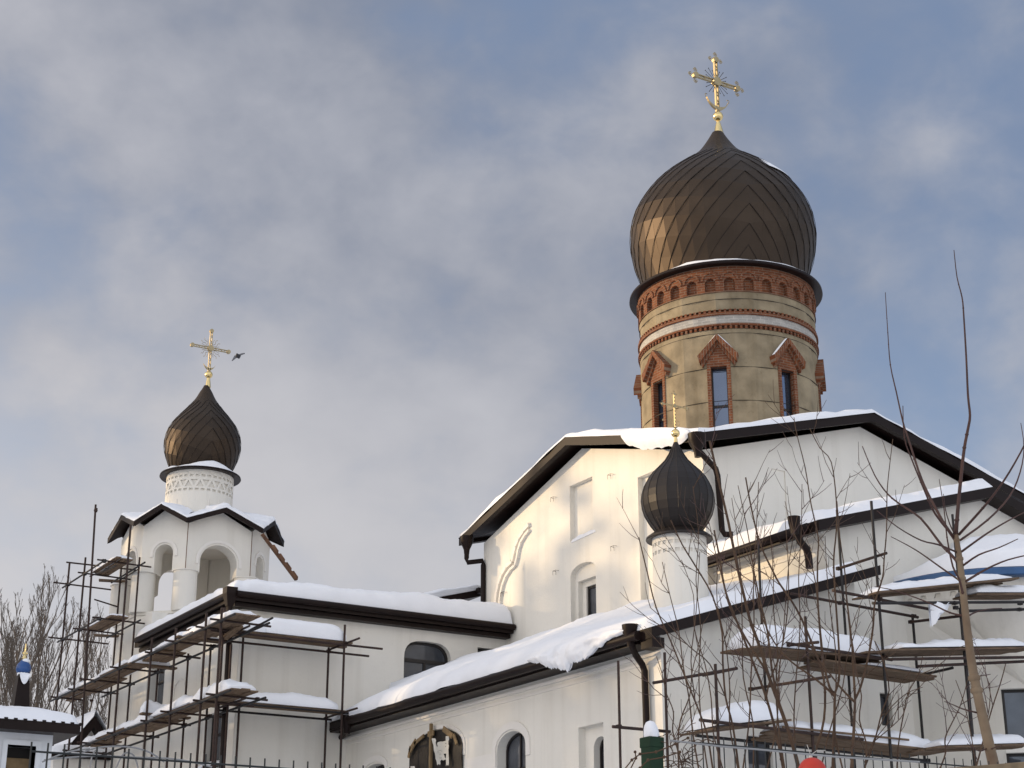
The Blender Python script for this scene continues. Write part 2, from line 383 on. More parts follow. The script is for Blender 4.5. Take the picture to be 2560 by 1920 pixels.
# ------------------------------------------------------------------ shared building pieces
def fan_roof(parent, perim, ctr, fascia, snow_h, seed, sub=6, drop=.02, sname='snow_cover', hmap=None, fthick=.05):
    ctr = Vector(ctr); n = len(perim); pts = [Vector(p) for p in perim]; mb = MB()
    dz = Vector((0, 0, fascia)); it = [p + (ctr - p) * .03 for p in pts]
    T = mb.add(pts); B = mb.add([p - dz for p in pts]); c1 = mb.add([ctr])[0]; c2 = mb.add([ctr - dz * .55])[0]
    IB = mb.add([q - dz for q in it]); IT = mb.add([q - dz * .55 for q in it])
    for k in range(n):
        k2 = (k + 1) % n
        mb.f += [[T[k], T[k2], c1], [B[k], B[k2], T[k2], T[k]], [IB[k2], IB[k], B[k], B[k2]][::-1], [IT[k2], IT[k], IB[k], IB[k2]], [IT[k], IT[k2], c2]]
    build('roof', mb, 'brown', parent)
    if not snow_h: return
    s = MB(); tot = n * sub
    def fn(u, v):
        q = u * tot; k = int(q) % n if sub == 1 else int(q // sub) % n; f = (q % sub) / sub
        a = pts[k]; b = pts[(k + 1) % n]; p = a + (b - a) * f
        vv = v ** 2.2
        nn = fbm(u * tot * .35, seed, v * 2)
        out = 1.0 + .012 * nn + .004
        e = min(1, math.sqrt(max(0, 1 - (1 - min(vv / .05, 1)) ** 2)))
        hh = snow_h * (1 + .45 * nn + .3 * fbm(u * tot * 1.3, seed + 3, v * 4))
        if hmap: hh *= hmap(p)
        r = ctr + (p - ctr) * (1 - vv * .82) * (out if v < .5 else 1.0)
        return r + Vector((0, 0, e * max(hh, .01) - .004 if v > 0 else -drop * max(0, nn)))
    s.grid(fn, tot, 12)
    build(sname, s, 'snow', parent, smooth=True)

def downpipe(parent, path, r=.06, hopper=None, hs=1.0, shoe=True, seg=8, name='downpipe'):
    mb = MB(); mb.tube(path, r, seg)
    d = build(name, mb, 'brown', parent, smooth=True, angle=50)
    for k in range(1, len(path) - 1):
        pass
    if hopper is not None:
        h = Vector(hopper); m2 = MB()
        m2.lathe(h.x, h.y, [(r * 1.05, h.z - .42 * hs), (r * 1.2, h.z - .32 * hs), (.155 * hs, h.z - .14 * hs), (.17 * hs, h.z + .02), (.15 * hs, h.z + .02), (.12 * hs, h.z - .06 * hs)], 14, cap=True)
        build('rain_hopper', m2, 'brown', d, smooth=True, angle=40)
    return d

def onion(parent, cx, cy, prof, strips, mer, slope, name='dome', metal='dome', cols=12, seamr=.016, raise_=.005):
    """onion dome clad in slanting panels that meet as chevrons on one meridian (mer) and on its opposite"""
    zs = [p[1] for p in prof]
    L = [0.0]
    for a, b in zip(prof, prof[1:]): L.append(L[-1] + math.dist(a, b))
    tot = L[-1]
    def rz(t):
        q = max(0, min(1, t)) * tot
        for k in range(len(L) - 1):
            if q <= L[k + 1] or k == len(L) - 2:
                f = (q - L[k]) / max(1e-9, L[k + 1] - L[k]); p0 = prof[max(k - 1, 0)]; p1 = prof[k]; p2 = prof[k + 1]; p3 = prof[min(k + 2, len(prof) - 1)]
                def cr(i): return .5 * (2 * p1[i] + (p2[i] - p0[i]) * f + (2 * p0[i] - 5 * p1[i] + 4 * p2[i] - p3[i]) * f * f + (3 * p1[i] - p0[i] - 3 * p2[i] + p3[i]) * f ** 3)
                return cr(0), cr(1)
    def pt(th, t, off=0.0):
        r, z = rz(t); return Vector((cx + (r + off) * math.cos(th), cy + (r + off) * math.sin(th), z))
    tmax = .80
    skin = MB(); seam = MB(); rng = random.Random(5)
    dt = slope * PI / strips                  # strip pitch in t, so that `strips` seams cross a ring on each side
    for sgn in (1, -1):
        for i in range(int((tmax + slope * PI) / dt) + 2):
            t0 = i * dt
            line = []
            for j in range(cols + 1):
                th = PI * j / cols; ta = t0 - slope * th; tb = ta + dt
                line.append((mer + sgn * th, ta, tb))
            for j in range(cols):
                a, b = line[j], line[j + 1]
                if max(a[2], b[2]) <= 0 or min(a[1], b[1]) >= tmax: continue
                c = lambda x: max(0.0, min(tmax, x))
                nsub = 1
                o1 = raise_ + rng.uniform(-.003, .003); o2 = rng.uniform(-.003, .003)
                skin.poly([pt(a[0], c(a[1]), o1), pt(b[0], c(b[1]), o1 + rng.uniform(-.003, .003)), pt(b[0], c(b[2]), o2), pt(a[0], c(a[2]), o2)])
            path = []
            for j in range(cols * 2 + 1):
                th = PI * j / (cols * 2); ta = t0 - slope * th
                if 0 <= ta <= tmax: path.append(pt(mer + sgn * th, ta, .010))
            if len(path) > 2: seam.tube(path, seamr, 4, cap=True)
    # smooth collar above the panels
    nn = 24
    skin.lathe(cx, cy, [(rz(tmax - .02)[0] + .004, rz(tmax - .02)[1])] + [rz(tmax + (1 - tmax) * k / 8) for k in range(1, 9)], nn)
    # inner shell so that nothing shows through
    skin.lathe(cx, cy, [(max(.01, rz(k / 30)[0] - .05), rz(k / 30)[1]) for k in range(31)], 40)
    d = build(name, skin, metal, parent)
    build('standing_seam', seam, 'seam', d)
    return d

def cross(parent, c, hw, top, bot, wd, ballz, conez0, conez1, r0, r1, ballr, moonz, moonw, rich, mt='silver', rays=True):
    """gilded openwork cross in the x-z plane at c=(x,y,z of the crossing)"""
    x, y, z = c; t = wd * .35
    m = MB()
    def openbar(a, b):
        a = Vector(a); b = Vector(b); d = (b - a); L = d.length; d.normalize(); s = Vector((0, 1, 0)).cross(d)
        for q in (-1, 1):
            m.bar(a + s * q * wd * .40, b + s * q * wd * .40, wd * .24, wd * .6, up=(0, 1, 0))
        k = max(3, int(L / (wd * 1.15)))
        for i in range(k + 1):
            p = a + d * (L * i / k); sg = 1 if i % 2 else -1
            if i < k:
                p2 = a + d * (L * (i + 1) / k)
                m.bar(p + s * sg * wd * .34, p2 - s * sg * wd * .34, wd * .15, wd * .3, up=(0, 1, 0))
    openbar((x, y, bot), (x, y, top)); openbar((x - hw, y, z), (x + hw, y, z))
    cr = build('cross', m, mt, parent)
    dm = MB()
    def flush(): 
        nonlocal dm
        build('medallion', dm, mt, cr); dm = MB()
    def disc(px, pz, r, n=10, th=.5):
        dm.prism([(px + r * math.cos(2 * PI * k / n), y - wd * th, pz + r * math.sin(2 * PI * k / n)) for k in range(n)], (0, wd * th * 2, 0))
    disc(x, z, wd * 1.25, 14, .6); flush()
    for ex, ez, dx, dz in ((x - hw, z, -1, 0), (x + hw, z, 1, 0), (x, top, 0, 1)):
        disc(ex, ez, wd * .85, 8)
        if rich:
            for ax, az in ((dx, dz), (-dz, dx), (dz, -dx)):
                px, pz = ex + ax * wd * 1.6, ez + az * wd * 1.6
                for ox, oz in ((ax, az), (az * .9, ax * .9), (-az * .9, -ax * .9)):
                    rr = wd * .30; qx, qz = px + ox * wd * .30, pz + oz * wd * .30
                    dm.tube([(qx + rr * math.cos(2 * PI * k / 8), y, qz + rr * math.sin(2 * PI * k / 8)) for k in range(9)], wd * .10, 4)
        flush()
    if rays:
        rm = MB(); R0 = hw * .62
        for q in range(4):
            for aa, ln in ((20, .78), (35, .98), (55, 1.0), (70, .82)):
                a = R(q * 90 + aa); p = Vector((x, y, z)); d = Vector((math.cos(a), 0, math.sin(a))); e = p + d * R0 * ln
                if not rich and aa in (35, 55):
                    s = Vector((-d.z, 0, d.x)); rm.tube([p + d * wd] + [p + d * (wd + (R0 * ln - wd) * k / 6) + s * .03 * math.sin(k * 1.6) for k in range(1, 7)], wd * .09, 4)
                else: rm.tube([p + d * wd, e], wd * .07, 4)
                rm.sphere(e, wd * .14, 5)
        build('ray', rm, 'seam' if rich else 'silver', cr)
    if moonw:
        mm = MB(); n = 14; I = []; O = []
        for k in range(n + 1):
            a = PI * (1.08 + .84 * k / n); I.append((x + moonw * 1.02 * math.cos(a), y - wd * .3, moonz + moonw * .85 + moonw * .75 * math.sin(a)))
            O.append((x + moonw * math.cos(a), y - wd * .3, moonz + moonw * .85 + (moonw * .75 + wd * .95 * math.sin(PI * k / n)) * math.sin(a)))
        for k in range(n): mm.prism([I[k], I[k + 1], O[k + 1], O[k]], (0, wd * .6, 0))
        if rich:
            for sg in (-1, 1):
                e = Vector((x + sg * moonw * .99, y, moonz + moonw * .68)); mm.tube([e + Vector((sg * .05 * math.sin(k), 0, .055 * (1 - math.cos(k)))) for k in (0, .8, 1.6, 2.4, 3.2, 4)], wd * .12, 4)
        build('crescent', mm, 'silver', cr)
    b = MB(); b.sphere((x, y, ballz), ballr, 16); build('ball', b, 'gold', parent, smooth=True)
    cc = MB(); cc.lathe(x, y, [(r0, conez0), (r0 * .92, conez0 + .03), ((r0 + r1) / 2, (conez0 + conez1) / 2), (r1, conez1)], 16); build('finial_cone', cc, 'gold', parent, smooth=True, angle=40)
    return cr

def cyl(cx, cy, r):                       # unrolled cylinder: u = angle * r, v = z, inward = towards the axis
    return lambda u, v, d: Vector((cx + (r - d) * math.cos(u / r), cy + (r - d) * math.sin(u / r), v))
def arcrect(u0, u1, v0, v1, n=6):
    return [(u0 + (u1 - u0) * k / n, v0) for k in range(n + 1)] + [(u1 - (u1 - u0) * k / n, v1) for k in range(n + 1)]

# ------------------------------------------------------------------ main church with its big drum
XS, YM = 24.12, 31.03
church = thing('church', 'tall white gabled church carrying the big brown onion dome on a brick and beige drum', 'church', (29.4, 36.4, 0))
S = wallX(XS); E_ = wallY(YM)
Y2 = 41.77; X2 = 34.68
def rect(a, b): return [(min(a[0], b[0]), min(a[1], b[1])), (max(a[0], b[0]), min(a[1], b[1])), (max(a[0], b[0]), max(a[1], b[1])), (min(a[0], b[0]), max(a[1], b[1]))]
mb = MB()
n1_ = uvX(1424, 1216, XS); n1b = uvX(1483, 1331, XS)
na = uvX(1427, 1500, XS)[0]; nb = uvX(1490, 1480, XS)[0]; ntop = uvX(1465, 1404, XS)[1]; nspr = uvX(1430, 1440, XS)[1]
n3a = uvX(1594, 1194, XS); n3b = uvX(1690, 1480, XS)
h1 = rect(n1_, n1b); h2 = arch(nb, na, 8.0, nspr, ntop); h3 = rect(n3a, (n3b[0], 9.5))
mb.panel(S, [(YM, 0), (Y2, 0), (Y2, 14.0), (36.4, 15.50), (YM, 14.0)], [h1, h2, h3], .16, backfill=False)
for h in (h1, h3):
    mb.poly([S(u, v, .16) for u, v in h])
wy0, wz1 = uvX(1490, 1467, XS + .3)[0], uvX(1467, 1467, XS + .3)[1]; wy1 = uvX(1466, 1500, XS + .3)[0]
# second step inside the arched niche, with the window opening
h4 = [(nb, 8.05), (wy1 + .18, 8.05), (wy1 + .18, wz1 + .16), (nb, wz1 + .16)]
S2 = wallX(XS + .16)
mb.panel(S2, h2, [h4], .14)
mb.panel(wallX(XS + .30), [(nb, 8.05), (wy1 + .18, 8.05), (wy1 + .18, wz1 + .16), (nb, wz1 + .16)], [[(nb + .02, 8.1), (wy1, 8.1), (wy1, wz1), (nb + .02, wz1)]], .12)
fn_ = [uvY(*q4(530, 485), YM), uvY(*q4(567, 620), YM)]
h5 = rect((fn_[0][0] - .3, 9.0), (fn_[1][0], fn_[0][1]))
mb.panel(E_, [(XS, 0), (X2, 0), (X2, 14.0), (29.4, 15.50), (XS, 14.0)], [h5], .03, backfill=True)
mb.poly([(X2, YM, 0), (X2, Y2, 0), (X2, Y2, 14), (X2, 36.4, 15.5), (X2, YM, 14)])
mb.poly([(XS, Y2, 0), (X2, Y2, 0), (X2, Y2, 14), (29.4, Y2, 15.5), (XS, Y2, 14)])
build('wall', mb, 'plaster', church)
window(church, wallX(XS + .30), nb + .02, wy1, 8.1, wz1, wz1, .10, mull=(.5,), trans=(.6,))
# relief of the blind ogee arch
mb = MB()
og = [(625, 1000), (590, 1040), (555, 1095), (532, 1150), (520, 1205), (508, 1255), (470, 1290), (438, 1345), (415, 1410), (402, 1470), (397, 1525)]
og2 = [(627, 1040), (600, 1072), (570, 1122), (553, 1175), (543, 1235), (530, 1282), (497, 1312), (465, 1360), (443, 1420), (430, 1480), (424, 1525)]
for path, wd in ((og, .12), (og2, .08)):
    pp = [P(1100 + .3617 * a, 950 + .3617 * b, x=XS) for a, b in path]
    pp = pp + [pp[-1] - Vector((0, 0, 2.0))]
    for a, b in zip(pp, pp[1:]):
        d = (b - a).normalized(); s = Vector((0, d.z, -d.y)) * wd / 2
        mb.prism([a + s - Vector((.085, 0, 0)), a - s - Vector((.085, 0, 0)), b - s - Vector((.085, 0, 0)), b + s - Vector((.085, 0, 0))], (.087, 0, 0))
build('blind_arch_moulding', mb, 'plaster2', church)
# snow caught on the niche sill
mb = MB(); a = P(1428, 1354, x=XS - .02); b = P(1487, 1327, x=XS - .02)
loaf(mb, a + Vector((0, 0, -.03)), b - a, (.22, 0, 0), .13, 20, 6, 3, .5); build('sill_snow', mb, 'snow', church, smooth=True)
# bent wire anchors
for px, py in ((1529, 1188), (1386, 1245), (1537, 1367), (1392, 1428), (1261, 1482), (1700, 1170)):
    p = P(px, py, x=XS); mb = MB()
    mb.tube([p + Vector((0, .05, 0)), p + Vector((-.1, .05, .0)), p + Vector((-.1, .045, -.12))], .006, 4)
    mb.tube([p + Vector((0, -.10, 0)), p + Vector((-.1, -.10, .0)), p + Vector((-.1, -.11, -.14))], .006, 4)
    mb.tube([p + Vector((-.1, .05, 0)), p + Vector((-.1, -.1, 0))], .006, 4); build('wire_anchor', mb, 'rust', church)
ov = .55; x0, x1, y0, y1 = XS - ov, X2 + ov, YM - ov, Y2 + ov
zl, zp = 14.20, 15.74
per = [(x0, y0, zl), (29.4, y0, zp), (x1, y0, zl), (x1, 36.4, zp), (x1, y1, zl), (29.4, y1, zp), (x0, y1, zl), (x0, 36.4, zp)]
fan_roof(church, per, (29.4, 36.4, 16.35), .235, .17, 11, 14)
# snow slumping over the gutter beside the corner hopper
mb = MB(); a = Vector((x0 - .03, 30.9, 14.28)); 
def slump(u, v):
    y = 30.75 + 2.9 * u; zb = zl + (zp - zl) * (y - y0) / (36.4 - y0)
    dr = (.42 * se(u, 2.2) * (1 + .3 * fbm(u * 5, 3))) * (1 - .0 * u)
    return Vector((x0 - .02 - .17 * math.sin(PI * v) * se(u, 2.2) - .03, y, zb + .14 * se(u, 2) * (1 - v) - (dr) * v + .02))
mb.grid(slump, 40, 8); build('snow_slump', mb, 'snow', church, smooth=True)
# downpipes
hp = P(1742, 1087, x=x0 - .02)
downpipe(church, [hp - Vector((0, 0, .40)), P(1741, 1115, x=x0), P(1748, 1128, x=x0 + .04), P(1789, 1172, y=YM - .2), P(1794, 1190, y=YM - .16), P(1805, 1325, y=YM - .16), P(1812, 1336, y=YM - .2), P(1832, 1336, y=YM - .3)], .075, hp, 1.35)
hp = P(1167, 1345, x=x0 - .02)
downpipe(church, [hp - Vector((0, 0, .36)), hp - Vector((0, 0, .62)), hp + Vector((.04, .0, -.74)), P(1206, 1402, x=XS - .08), P(1208, 1412, x=XS - .08), P(1209, 1416, x=XS - .07) - Vector((0, 0, 4))], .075, hp + Vector((0, 0, .02)), 1.2)

# drum
DX, DY, DR = 29.4, 36.4, 2.62
drum = MB(); brk = MB(); wbr = MB(); dent = MB()
C = cyl(DX, DY, DR)
def pent(c, hw, b, t, a): return [(c - hw, b), (c + hw, b), (c + hw, t), (c, a), (c - hw, t)]
for k in range(8):
    az = R(45 * k); uc = az * DR; hu = R(22.5) * DR
    o = arcrect(uc - hu, uc + hu, 15.0, 19.10, 10)
    drum.panel(C, o, [pent(uc, .325, 15.9, 18.15, 18.62)], .05)
for k in range(16):
    drum.panel(C, arcrect(R(22.5 * k) * DR, R(22.5 * (k + 1)) * DR, 19.70, 20.24, 6))
body = build('drum', drum, 'render', church, smooth=True, angle=35)
# thin incised ring joints
rj = MB()
for z in (20.02, 18.97, 17.95, 16.95):
    n = 160
    rj.lathe(DX, DY, [(DR - .02, z - .006), (DR + .003, z - .006), (DR + .003, z + .006), (DR - .02, z + .006)], n, cap=False)
build('render_joint', rj, 'seam', body)
Cw = cyl(DX, DY, DR + .005)
for k in range(24): wbr.panel(Cw, arcrect(R(15 * k) * (DR + .005), R(15 * (k + 1)) * (DR + .005), 19.26, 19.53, 5))
build('white_brick_band', wbr, 'wbrick', body, smooth=True)
brk.lathe(DX, DY, [(DR - .1, 19.525), (DR + .06, 19.525), (DR + .06, 19.605), (DR - .1, 19.605)], 96, cap=False)
brk.lathe(DX, DY, [(DR - .06, 19.60), (DR - .06, 19.70)], 96, cap=False)
brk.lathe(DX, DY, [(DR - .1, 19.20), (DR + .06, 19.20), (DR + .06, 19.262), (DR - .1, 19.262)], 96, cap=False)
brk.lathe(DX, DY, [(DR - .06, 19.10), (DR - .06, 19.20)], 96, cap=False)
nd_ = 114
for k in range(nd_):
    a = 2 * PI * k / nd_; c, s = math.cos(a), math.sin(a); t = Vector((-s, c, 0)); nn = Vector((c, s, 0)); o = Vector((DX, DY, 0))
    for za, zb in ((19.603, 19.70), (19.10, 19.202)):
        p = o + nn * (DR - .08); i = [p + t * q for q in (-.034, .034)]
        brk.prism([i[0] + Vector((0, 0, za)), i[1] + Vector((0, 0, za)), i[1] + nn * .115 + Vector((0, 0, za)), i[0] + nn * .115 + Vector((0, 0, za))], (0, 0, zb - za))
build('dentil_course', brk, 'brick', body)
# brick arcade of small blind niches
ar = MB(); RA = DR + .03; CA = cyl(DX, DY, RA); na_ = 30; hood = MB()
for k in range(na_):
    u0 = 2 * PI * RA * k / na_; u1 = 2 * PI * RA * (k + 1) / na_; uc = (u0 + u1) / 2
    ar.panel(CA, arcrect(u0, u1, 20.235, 21.06, 4), [arch(uc - .155, uc + .155, 20.27, 20.52, 20.68, 8)], .13, backfill=True)
    c0 = Vector((0, 0, 0))
    band(hood, CA, uc - .20, uc + .20, 20.52, 20.60, 20.82, .06, .035, 8, legs=False)
ar.lathe(DX, DY, [(DR - .05, 20.235), (RA, 20.235)], 96, cap=False)
build('brick_arcade', ar, 'brick', body, smooth=False)
build('arch_hood', hood, 'brick', body)
# windows with brick surrounds and pediments
for k in range(8):
    az = R(45 * k); c, s = math.cos(az), math.sin(az); nn = Vector((c, s, 0)); t = Vector((-s, c, 0)); o = Vector((DX, DY, 0)) + nn * (DR - .022)
    to3 = lambda u, v, d, o=o, t=t, nn=nn: o + t * u + Vector((0, 0, v)) - nn * d
    m = MB()
    m.panel(lambda u, v, d: to3(u, v, d - .03), pent(0, .332, 15.9, 18.155, 18.64), [[(-.225, 15.95), (.225, 15.95), (.225, 17.98), (-.225, 17.98)]], .26)
    L = pent(0, .332, 15.9, 18.155, 18.64)
    A = m.add([to3(u, v, -.03) for u, v in L], L); B = m.add([to3(u, v, .08) for u, v in L], L)
    for q in range(5): m.f.append([A[q], A[(q + 1) % 5], B[(q + 1) % 5], B[q]])
    sr = build('brick_surround', m, 'brick', church)
    pm = MB()
    for sg in (-1, 1):
        for lo, hi, pr in ((0, .15, .19), (-.11, 0, .09)):
            q = [(0, 18.74 + lo), (0, 18.74 + hi + .02), (sg * (.57 + lo * .6), 18.12 + hi + .02), (sg * (.57 + lo * .6) - sg * .05, 18.08 + lo)]
            uv = [(sum(z_ * 0 for z_ in p) + p[1], p[0]) for p in q]
            pm.prism([to3(u, v, -pr) for u, v in q], nn * -(pr + .05), uv)
    pd = build('brick_pediment', pm, 'brick', sr)
    if k in (1, 2, 0, 5, 6):
        sm = MB(); sgs = (-1, 1)
        for sg in sgs:
            a = to3(sg * .03, 18.91, -.13); b = to3(sg * .54, 18.31, -.13); loaf(sm, a, b - a, nn * -.13, .035, 12, 5, k, .5, p=2)
        build('ledge_snow', sm, 'snow', sr, smooth=True)
    window(church, lambda u, v, d: to3(u, v, d - .03), -.225, .225, 15.95, 17.98, 17.98, .22, trans=(.44,), fr=.035, glassm='glass_high')
# cornice, its snow rim, dome
mb = MB(); mb.lathe(DX, DY, [(DR + .0, 21.03), (2.88, 21.03), (2.90, 21.05), (2.89, 21.12), (2.55, 21.22), (2.3, 21.24)], 96, cap=False); build('cornice', mb, 'brown', church, smooth=True, angle=30)
mb = MB()
def rim(u, v):
    a = 2 * PI * u; h = max(0, .06 + .10 * fbm(math.cos(a) * 1.7 + 4, math.sin(a) * 1.7, 1)) * 1.1
    r = 2.89 - .42 * v; return Vector((DX + r * math.cos(a), DY + r * math.sin(a), 21.115 + .09 * v + h * math.sin(PI * min(1, v * 1.02 + .0))))
mb.grid(rim, 140, 8); build('snow_rim', mb, 'snow', church, smooth=True)
prof = [(2.36, 21.18), (2.50, 21.66), (2.70, 22.22), (2.805, 22.75), (2.825, 23.15), (2.75, 23.70), (2.56, 24.15), (2.25, 24.62), (1.85, 25.05), (1.35, 25.45), (.95, 25.75), (.63, 26.05), (.38, 26.4), (.17, 26.76)]
onion(church, DX, DY, prof, 17, R(-90) - R(22), .50, cols=20, seamr=.008)
mb = MB()
def dsn(u, v):
    a = R(-62) + R(26) * (u - .5) * 2; t = .70 + .09 * (v - .5) * 2
    k = 11 + (t - .70) * 12; r = 2.02 - (v - .5) * .52; z = 24.88 + (v - .5) * .5
    return Vector((DX + (r + .05 * se(u, 2) * se(v, 2) * (1 + fbm(u * 5, v * 5, 2))) * math.cos(a), DY + r * math.sin(a), z + .03 * se(u, 2) * se(v, 2)))
mb.grid(dsn, 14, 8); build('dome_snow', mb, 'snow', church, smooth=True)
cross(church, (29.45, 36.4, 28.60), .83, 29.40, 27.40, .125, 27.36, 26.72, 27.20, .175, .05, .165, 27.66, .43, True)

# ------------------------------------------------------------------ lower altar annex behind the aisle, gabled
YB, XB = 27.1, 24.35
annex = thing('altar_annex', 'middle white gabled annex stepped between the tall church and the low aisle', 'church annex', (29.4, 29, 0))
mb = MB()
w1 = rect(uvY(2199, 1731, YB), uvY(2234, 1816, YB))
mb.panel(wallY(YB), [(XB, 0), (34.45, 0), (34.45, 11.15), (29.4, 12.55), (XB, 11.15)], [w1], .18)
mb.poly([(XB, YB, 0), (XB, YM, 0), (XB, YM, 11.15), (XB, YB, 11.15)]); mb.poly([(34.45, YB, 0), (34.45, YM, 0), (34.45, YM, 11.15), (34.45, YB, 11.15)])
build('wall', mb, 'plaster', annex)
window(annex, wallY(YB), w1[0][0], w1[1][0], w1[0][1], w1[2][1], w1[2][1], .17, trans=(.5,))
mb = MB()
for z0, z1, t in ((10.66, 10.72, .03), (10.86, 10.92, .05), (11.02, 11.15, .08)): mb.box(XB - t, XB + .01, YB, YM, z0, z1)
build('string_course', mb, 'plaster2', annex)
def slab(parent, a, b, c, d, th, name='roof', m='brown'):
    mb = MB(); mb.prism([a, b, c, d], (0, 0, -th)); return build(name, mb, m, parent)
ex = XB - .5; ey = YB - .42; ze = 11.17; zr = 12.76; exr = 34.95
mb = MB()
mb.prism([(ex, ey, ze), (29.4, ey, zr), (29.4, ey, zr - .24), (ex, ey, ze - .24)], (0, YM - ey, 0))
mb.prism([(29.4, ey, zr), (exr, ey, ze), (exr, ey, ze - .24), (29.4, ey, zr - .24)], (0, YM - ey, 0))
build('roof', mb, 'brown', annex)
mb = MB(); mb.tube([(ex - .06, ey + .3, ze - .1), (ex - .06, YM, ze - .1)], .09, 10); build('gutter', mb, 'brown', annex, smooth=True)
s = MB()
def bs(u, v):
    x = ex + .02 + (29.4 - ex) * v * (1 if True else 1); yv = ey + .02 + (YM - ey) * u
    e = se(min(.5, v * 4.0), 2.5) * (se(min(.5, u * 4), 2.5))
    return Vector((x, yv, ze + (zr - ze) * v + e * (.27 + .10 * fbm(x * .7, yv, 5) + .12 * u) + .004))
s.grid(bs, 14, 40)
s.grid(lambda u, v: Vector((29.4 + (exr - 29.4) * v, ey + .02 + (YM - ey) * u, zr - (zr - ze) * v + .10 * se(min(.5, u * 3), 2) + .003)), 6, 14)
build('snow_cover', s, 'snow', annex, smooth=True)
# corner hopper and bent downpipe
hp = P(*q4(620, 790), y=ey + .1)
pp = [P(*q4(640, 850), y=ey + .1), P(*q4(645, 920), y=YB - .2), P(*q4(665, 980), y=YB - .15), P(*q4(710, 1030), y=YB - .12), P(*q4(722, 1080), y=YB - .12), P(*q4(730, 1165), y=YB - .12)]
downpipe(annex, pp, .085, Vector((hp.x, hp.y, hp.z - .08)), .85)

# ------------------------------------------------------------------ side aisle: long low wall with the shed roof
XA, YE = 19.17, 26.24; YL = 40.41
aisle = thing('church_aisle', 'long low white aisle with arched windows under a thick snow roof', 'church aisle', (21.5, 33, 0))
A_ = wallX(XA)
def zs(x): return 8.10 + .325 * (x - 18.7)
mb = MB(); holes = []
def archpx(l, r, apex, spring, bottom): 
    yl = uvX(l, spring, XA)[0]; yr = uvX(r, spring, XA)[0]; vt = uvX((l + r) / 2, apex, XA)[1]; vs = uvX((l + r) / 2, spring, XA)[1]
    return (yr, yl, bottom, vs, vt)
W1 = archpx(1031, 1157, 1830, 1876, 4.2); W2 = archpx(1243, 1314, 1828, 1868, 4.2); W0 = archpx(912, 962, 1910, 1925, 4.0)
W3a = (uvX(1508, 1800, XA)[0], uvX(1446, 1820, XA)[0], uvX(1446, 1819, XA)[1])
for W in (W1, W2, W0): holes.append(arch(*W, 12))
h3 = [(W3a[0], 4.2), (W3a[1], 4.2), (W3a[1], W3a[2]), (W3a[0], W3a[2])]; holes.append(h3)
mb.panel(A_, [(YE, 0), (YL, 0), (YL, zs(XA) - .2), (YE, zs(XA) - .2)], holes, .30)
A3 = wallX(XA + .17); W3 = archpx(1467, 1512, 1838, 1866, 4.25)
W3 = (W3a[0] + .12, W3[1], 4.25, W3[3], W3[4])
mb.panel(A3, h3, [arch(*W3, 12)], .22)
we = [rect(uvY(1868, 1838, YE), (uvY(1930, 1850, YE)[0], 3.0)), rect(uvY(2205, 1860, YE), (uvY(2205, 1860, YE)[0] + .5, 3.0))]
mb.panel(wallY(YE), [(XA, 0), (24.35, 0), (24.35, zs(24.35) - .2), (XA, zs(XA) - .2)], we[:1], .16)
mb.poly([(24.35, YE, 0), (24.35, YB, 0), (24.35, YB, zs(24.35) - .2), (24.35, YE, zs(24.35) - .2)])
build('wall', mb, 'plaster', aisle)
window(aisle, A_, W2[0], W2[1], W2[2], W2[3], W2[4], .28, mull=(.5,), trans=(.70,), fr=.05)
window(aisle, A3, *W3, .2, mull=(.5,), trans=(.70,), fr=.05)
window(aisle, A_, W0[0], W0[1], W0[2], W0[3], W0[4], .28, mull=(.5,), fr=.05)
u = we[0]; window(aisle, wallY(YE), u[0][0], u[1][0], u[0][1], u[2][1], u[2][1], .14, mull=(.5,), trans=(.7,), fr=.06)
mb = MB(); band(mb, A_, W2[0] - .04, W2[1] + .04, uvX(1331, 1885, XA)[1], W2[3], W2[4] + .04, .17, .03); build('window_moulding', mb, 'plaster2', aisle)
mb = MB(); band(mb, A_, W1[0] - .03, W1[1] + .03, uvX(1170, 1885, XA)[1], W1[3], W1[4] + .06, .10, .03); build('window_moulding', mb, 'plaster2', aisle)
mb = MB(); band(mb, A_, W0[0] - .04, W0[1] + .04, 4.0, W0[3], W0[4] + .05, .16, .03)
build('window_moulding', mb, 'plaster2', aisle)
mb = MB(); zc = zs(XA) - .2
for z0, z1, t in ((zc - .50, zc - .44, .025), (zc - .36, zc - .29, .05), (zc - .20, zc, .085)):
    mb.box(XA - t, XA + .01, YE - t, YL, z0, z1)
sl = uvX(1190, 1893, XA); zb_ = sl[1]
mb.box(XA - .035, XA + .01, uvX(1243, 1885, XA)[0] + .02, uvX(1165, 1898, XA)[0], zb_ - .34, zb_)
build('string_course', mb, 'plaster2', aisle)
# boarded window: film, battens, torn cloth
bw = MB(); yc = (W1[0] + W1[1]) / 2; kk = (W1[1] - W1[0]) / 1.15
ids = []
o = arch(W1[0] - .06, W1[1] + .03, W1[2], W1[3], W1[4] + .02, 14)
bw.grid(lambda u, v: Vector((XA - .05 - .05 * abs(fbm(u * 3, v * 4, 3)), W1[0] - .07 + (W1[1] - W1[0] + .12) * u * 1.0, W1[2] + (v) * ((W1[3] - W1[2]) + (W1[4] + .03 - W1[3]) * math.sqrt(max(0, 1 - (2 * u - 1) ** 2))))), 24, 24)
brd = build('window_covering', bw, 'film', aisle, smooth=True); brd['label'] = 'dark film and battens nailed over the arched window'
m = MB(); m.box(XA - .16, XA - .10, yc + .03, yc + .11, W1[2], W1[4] + .2)
yy = [(.15, .12), (.35, .0), (.80, .02), (.95, .3), (.02, .45)]
rng = random.Random(3)
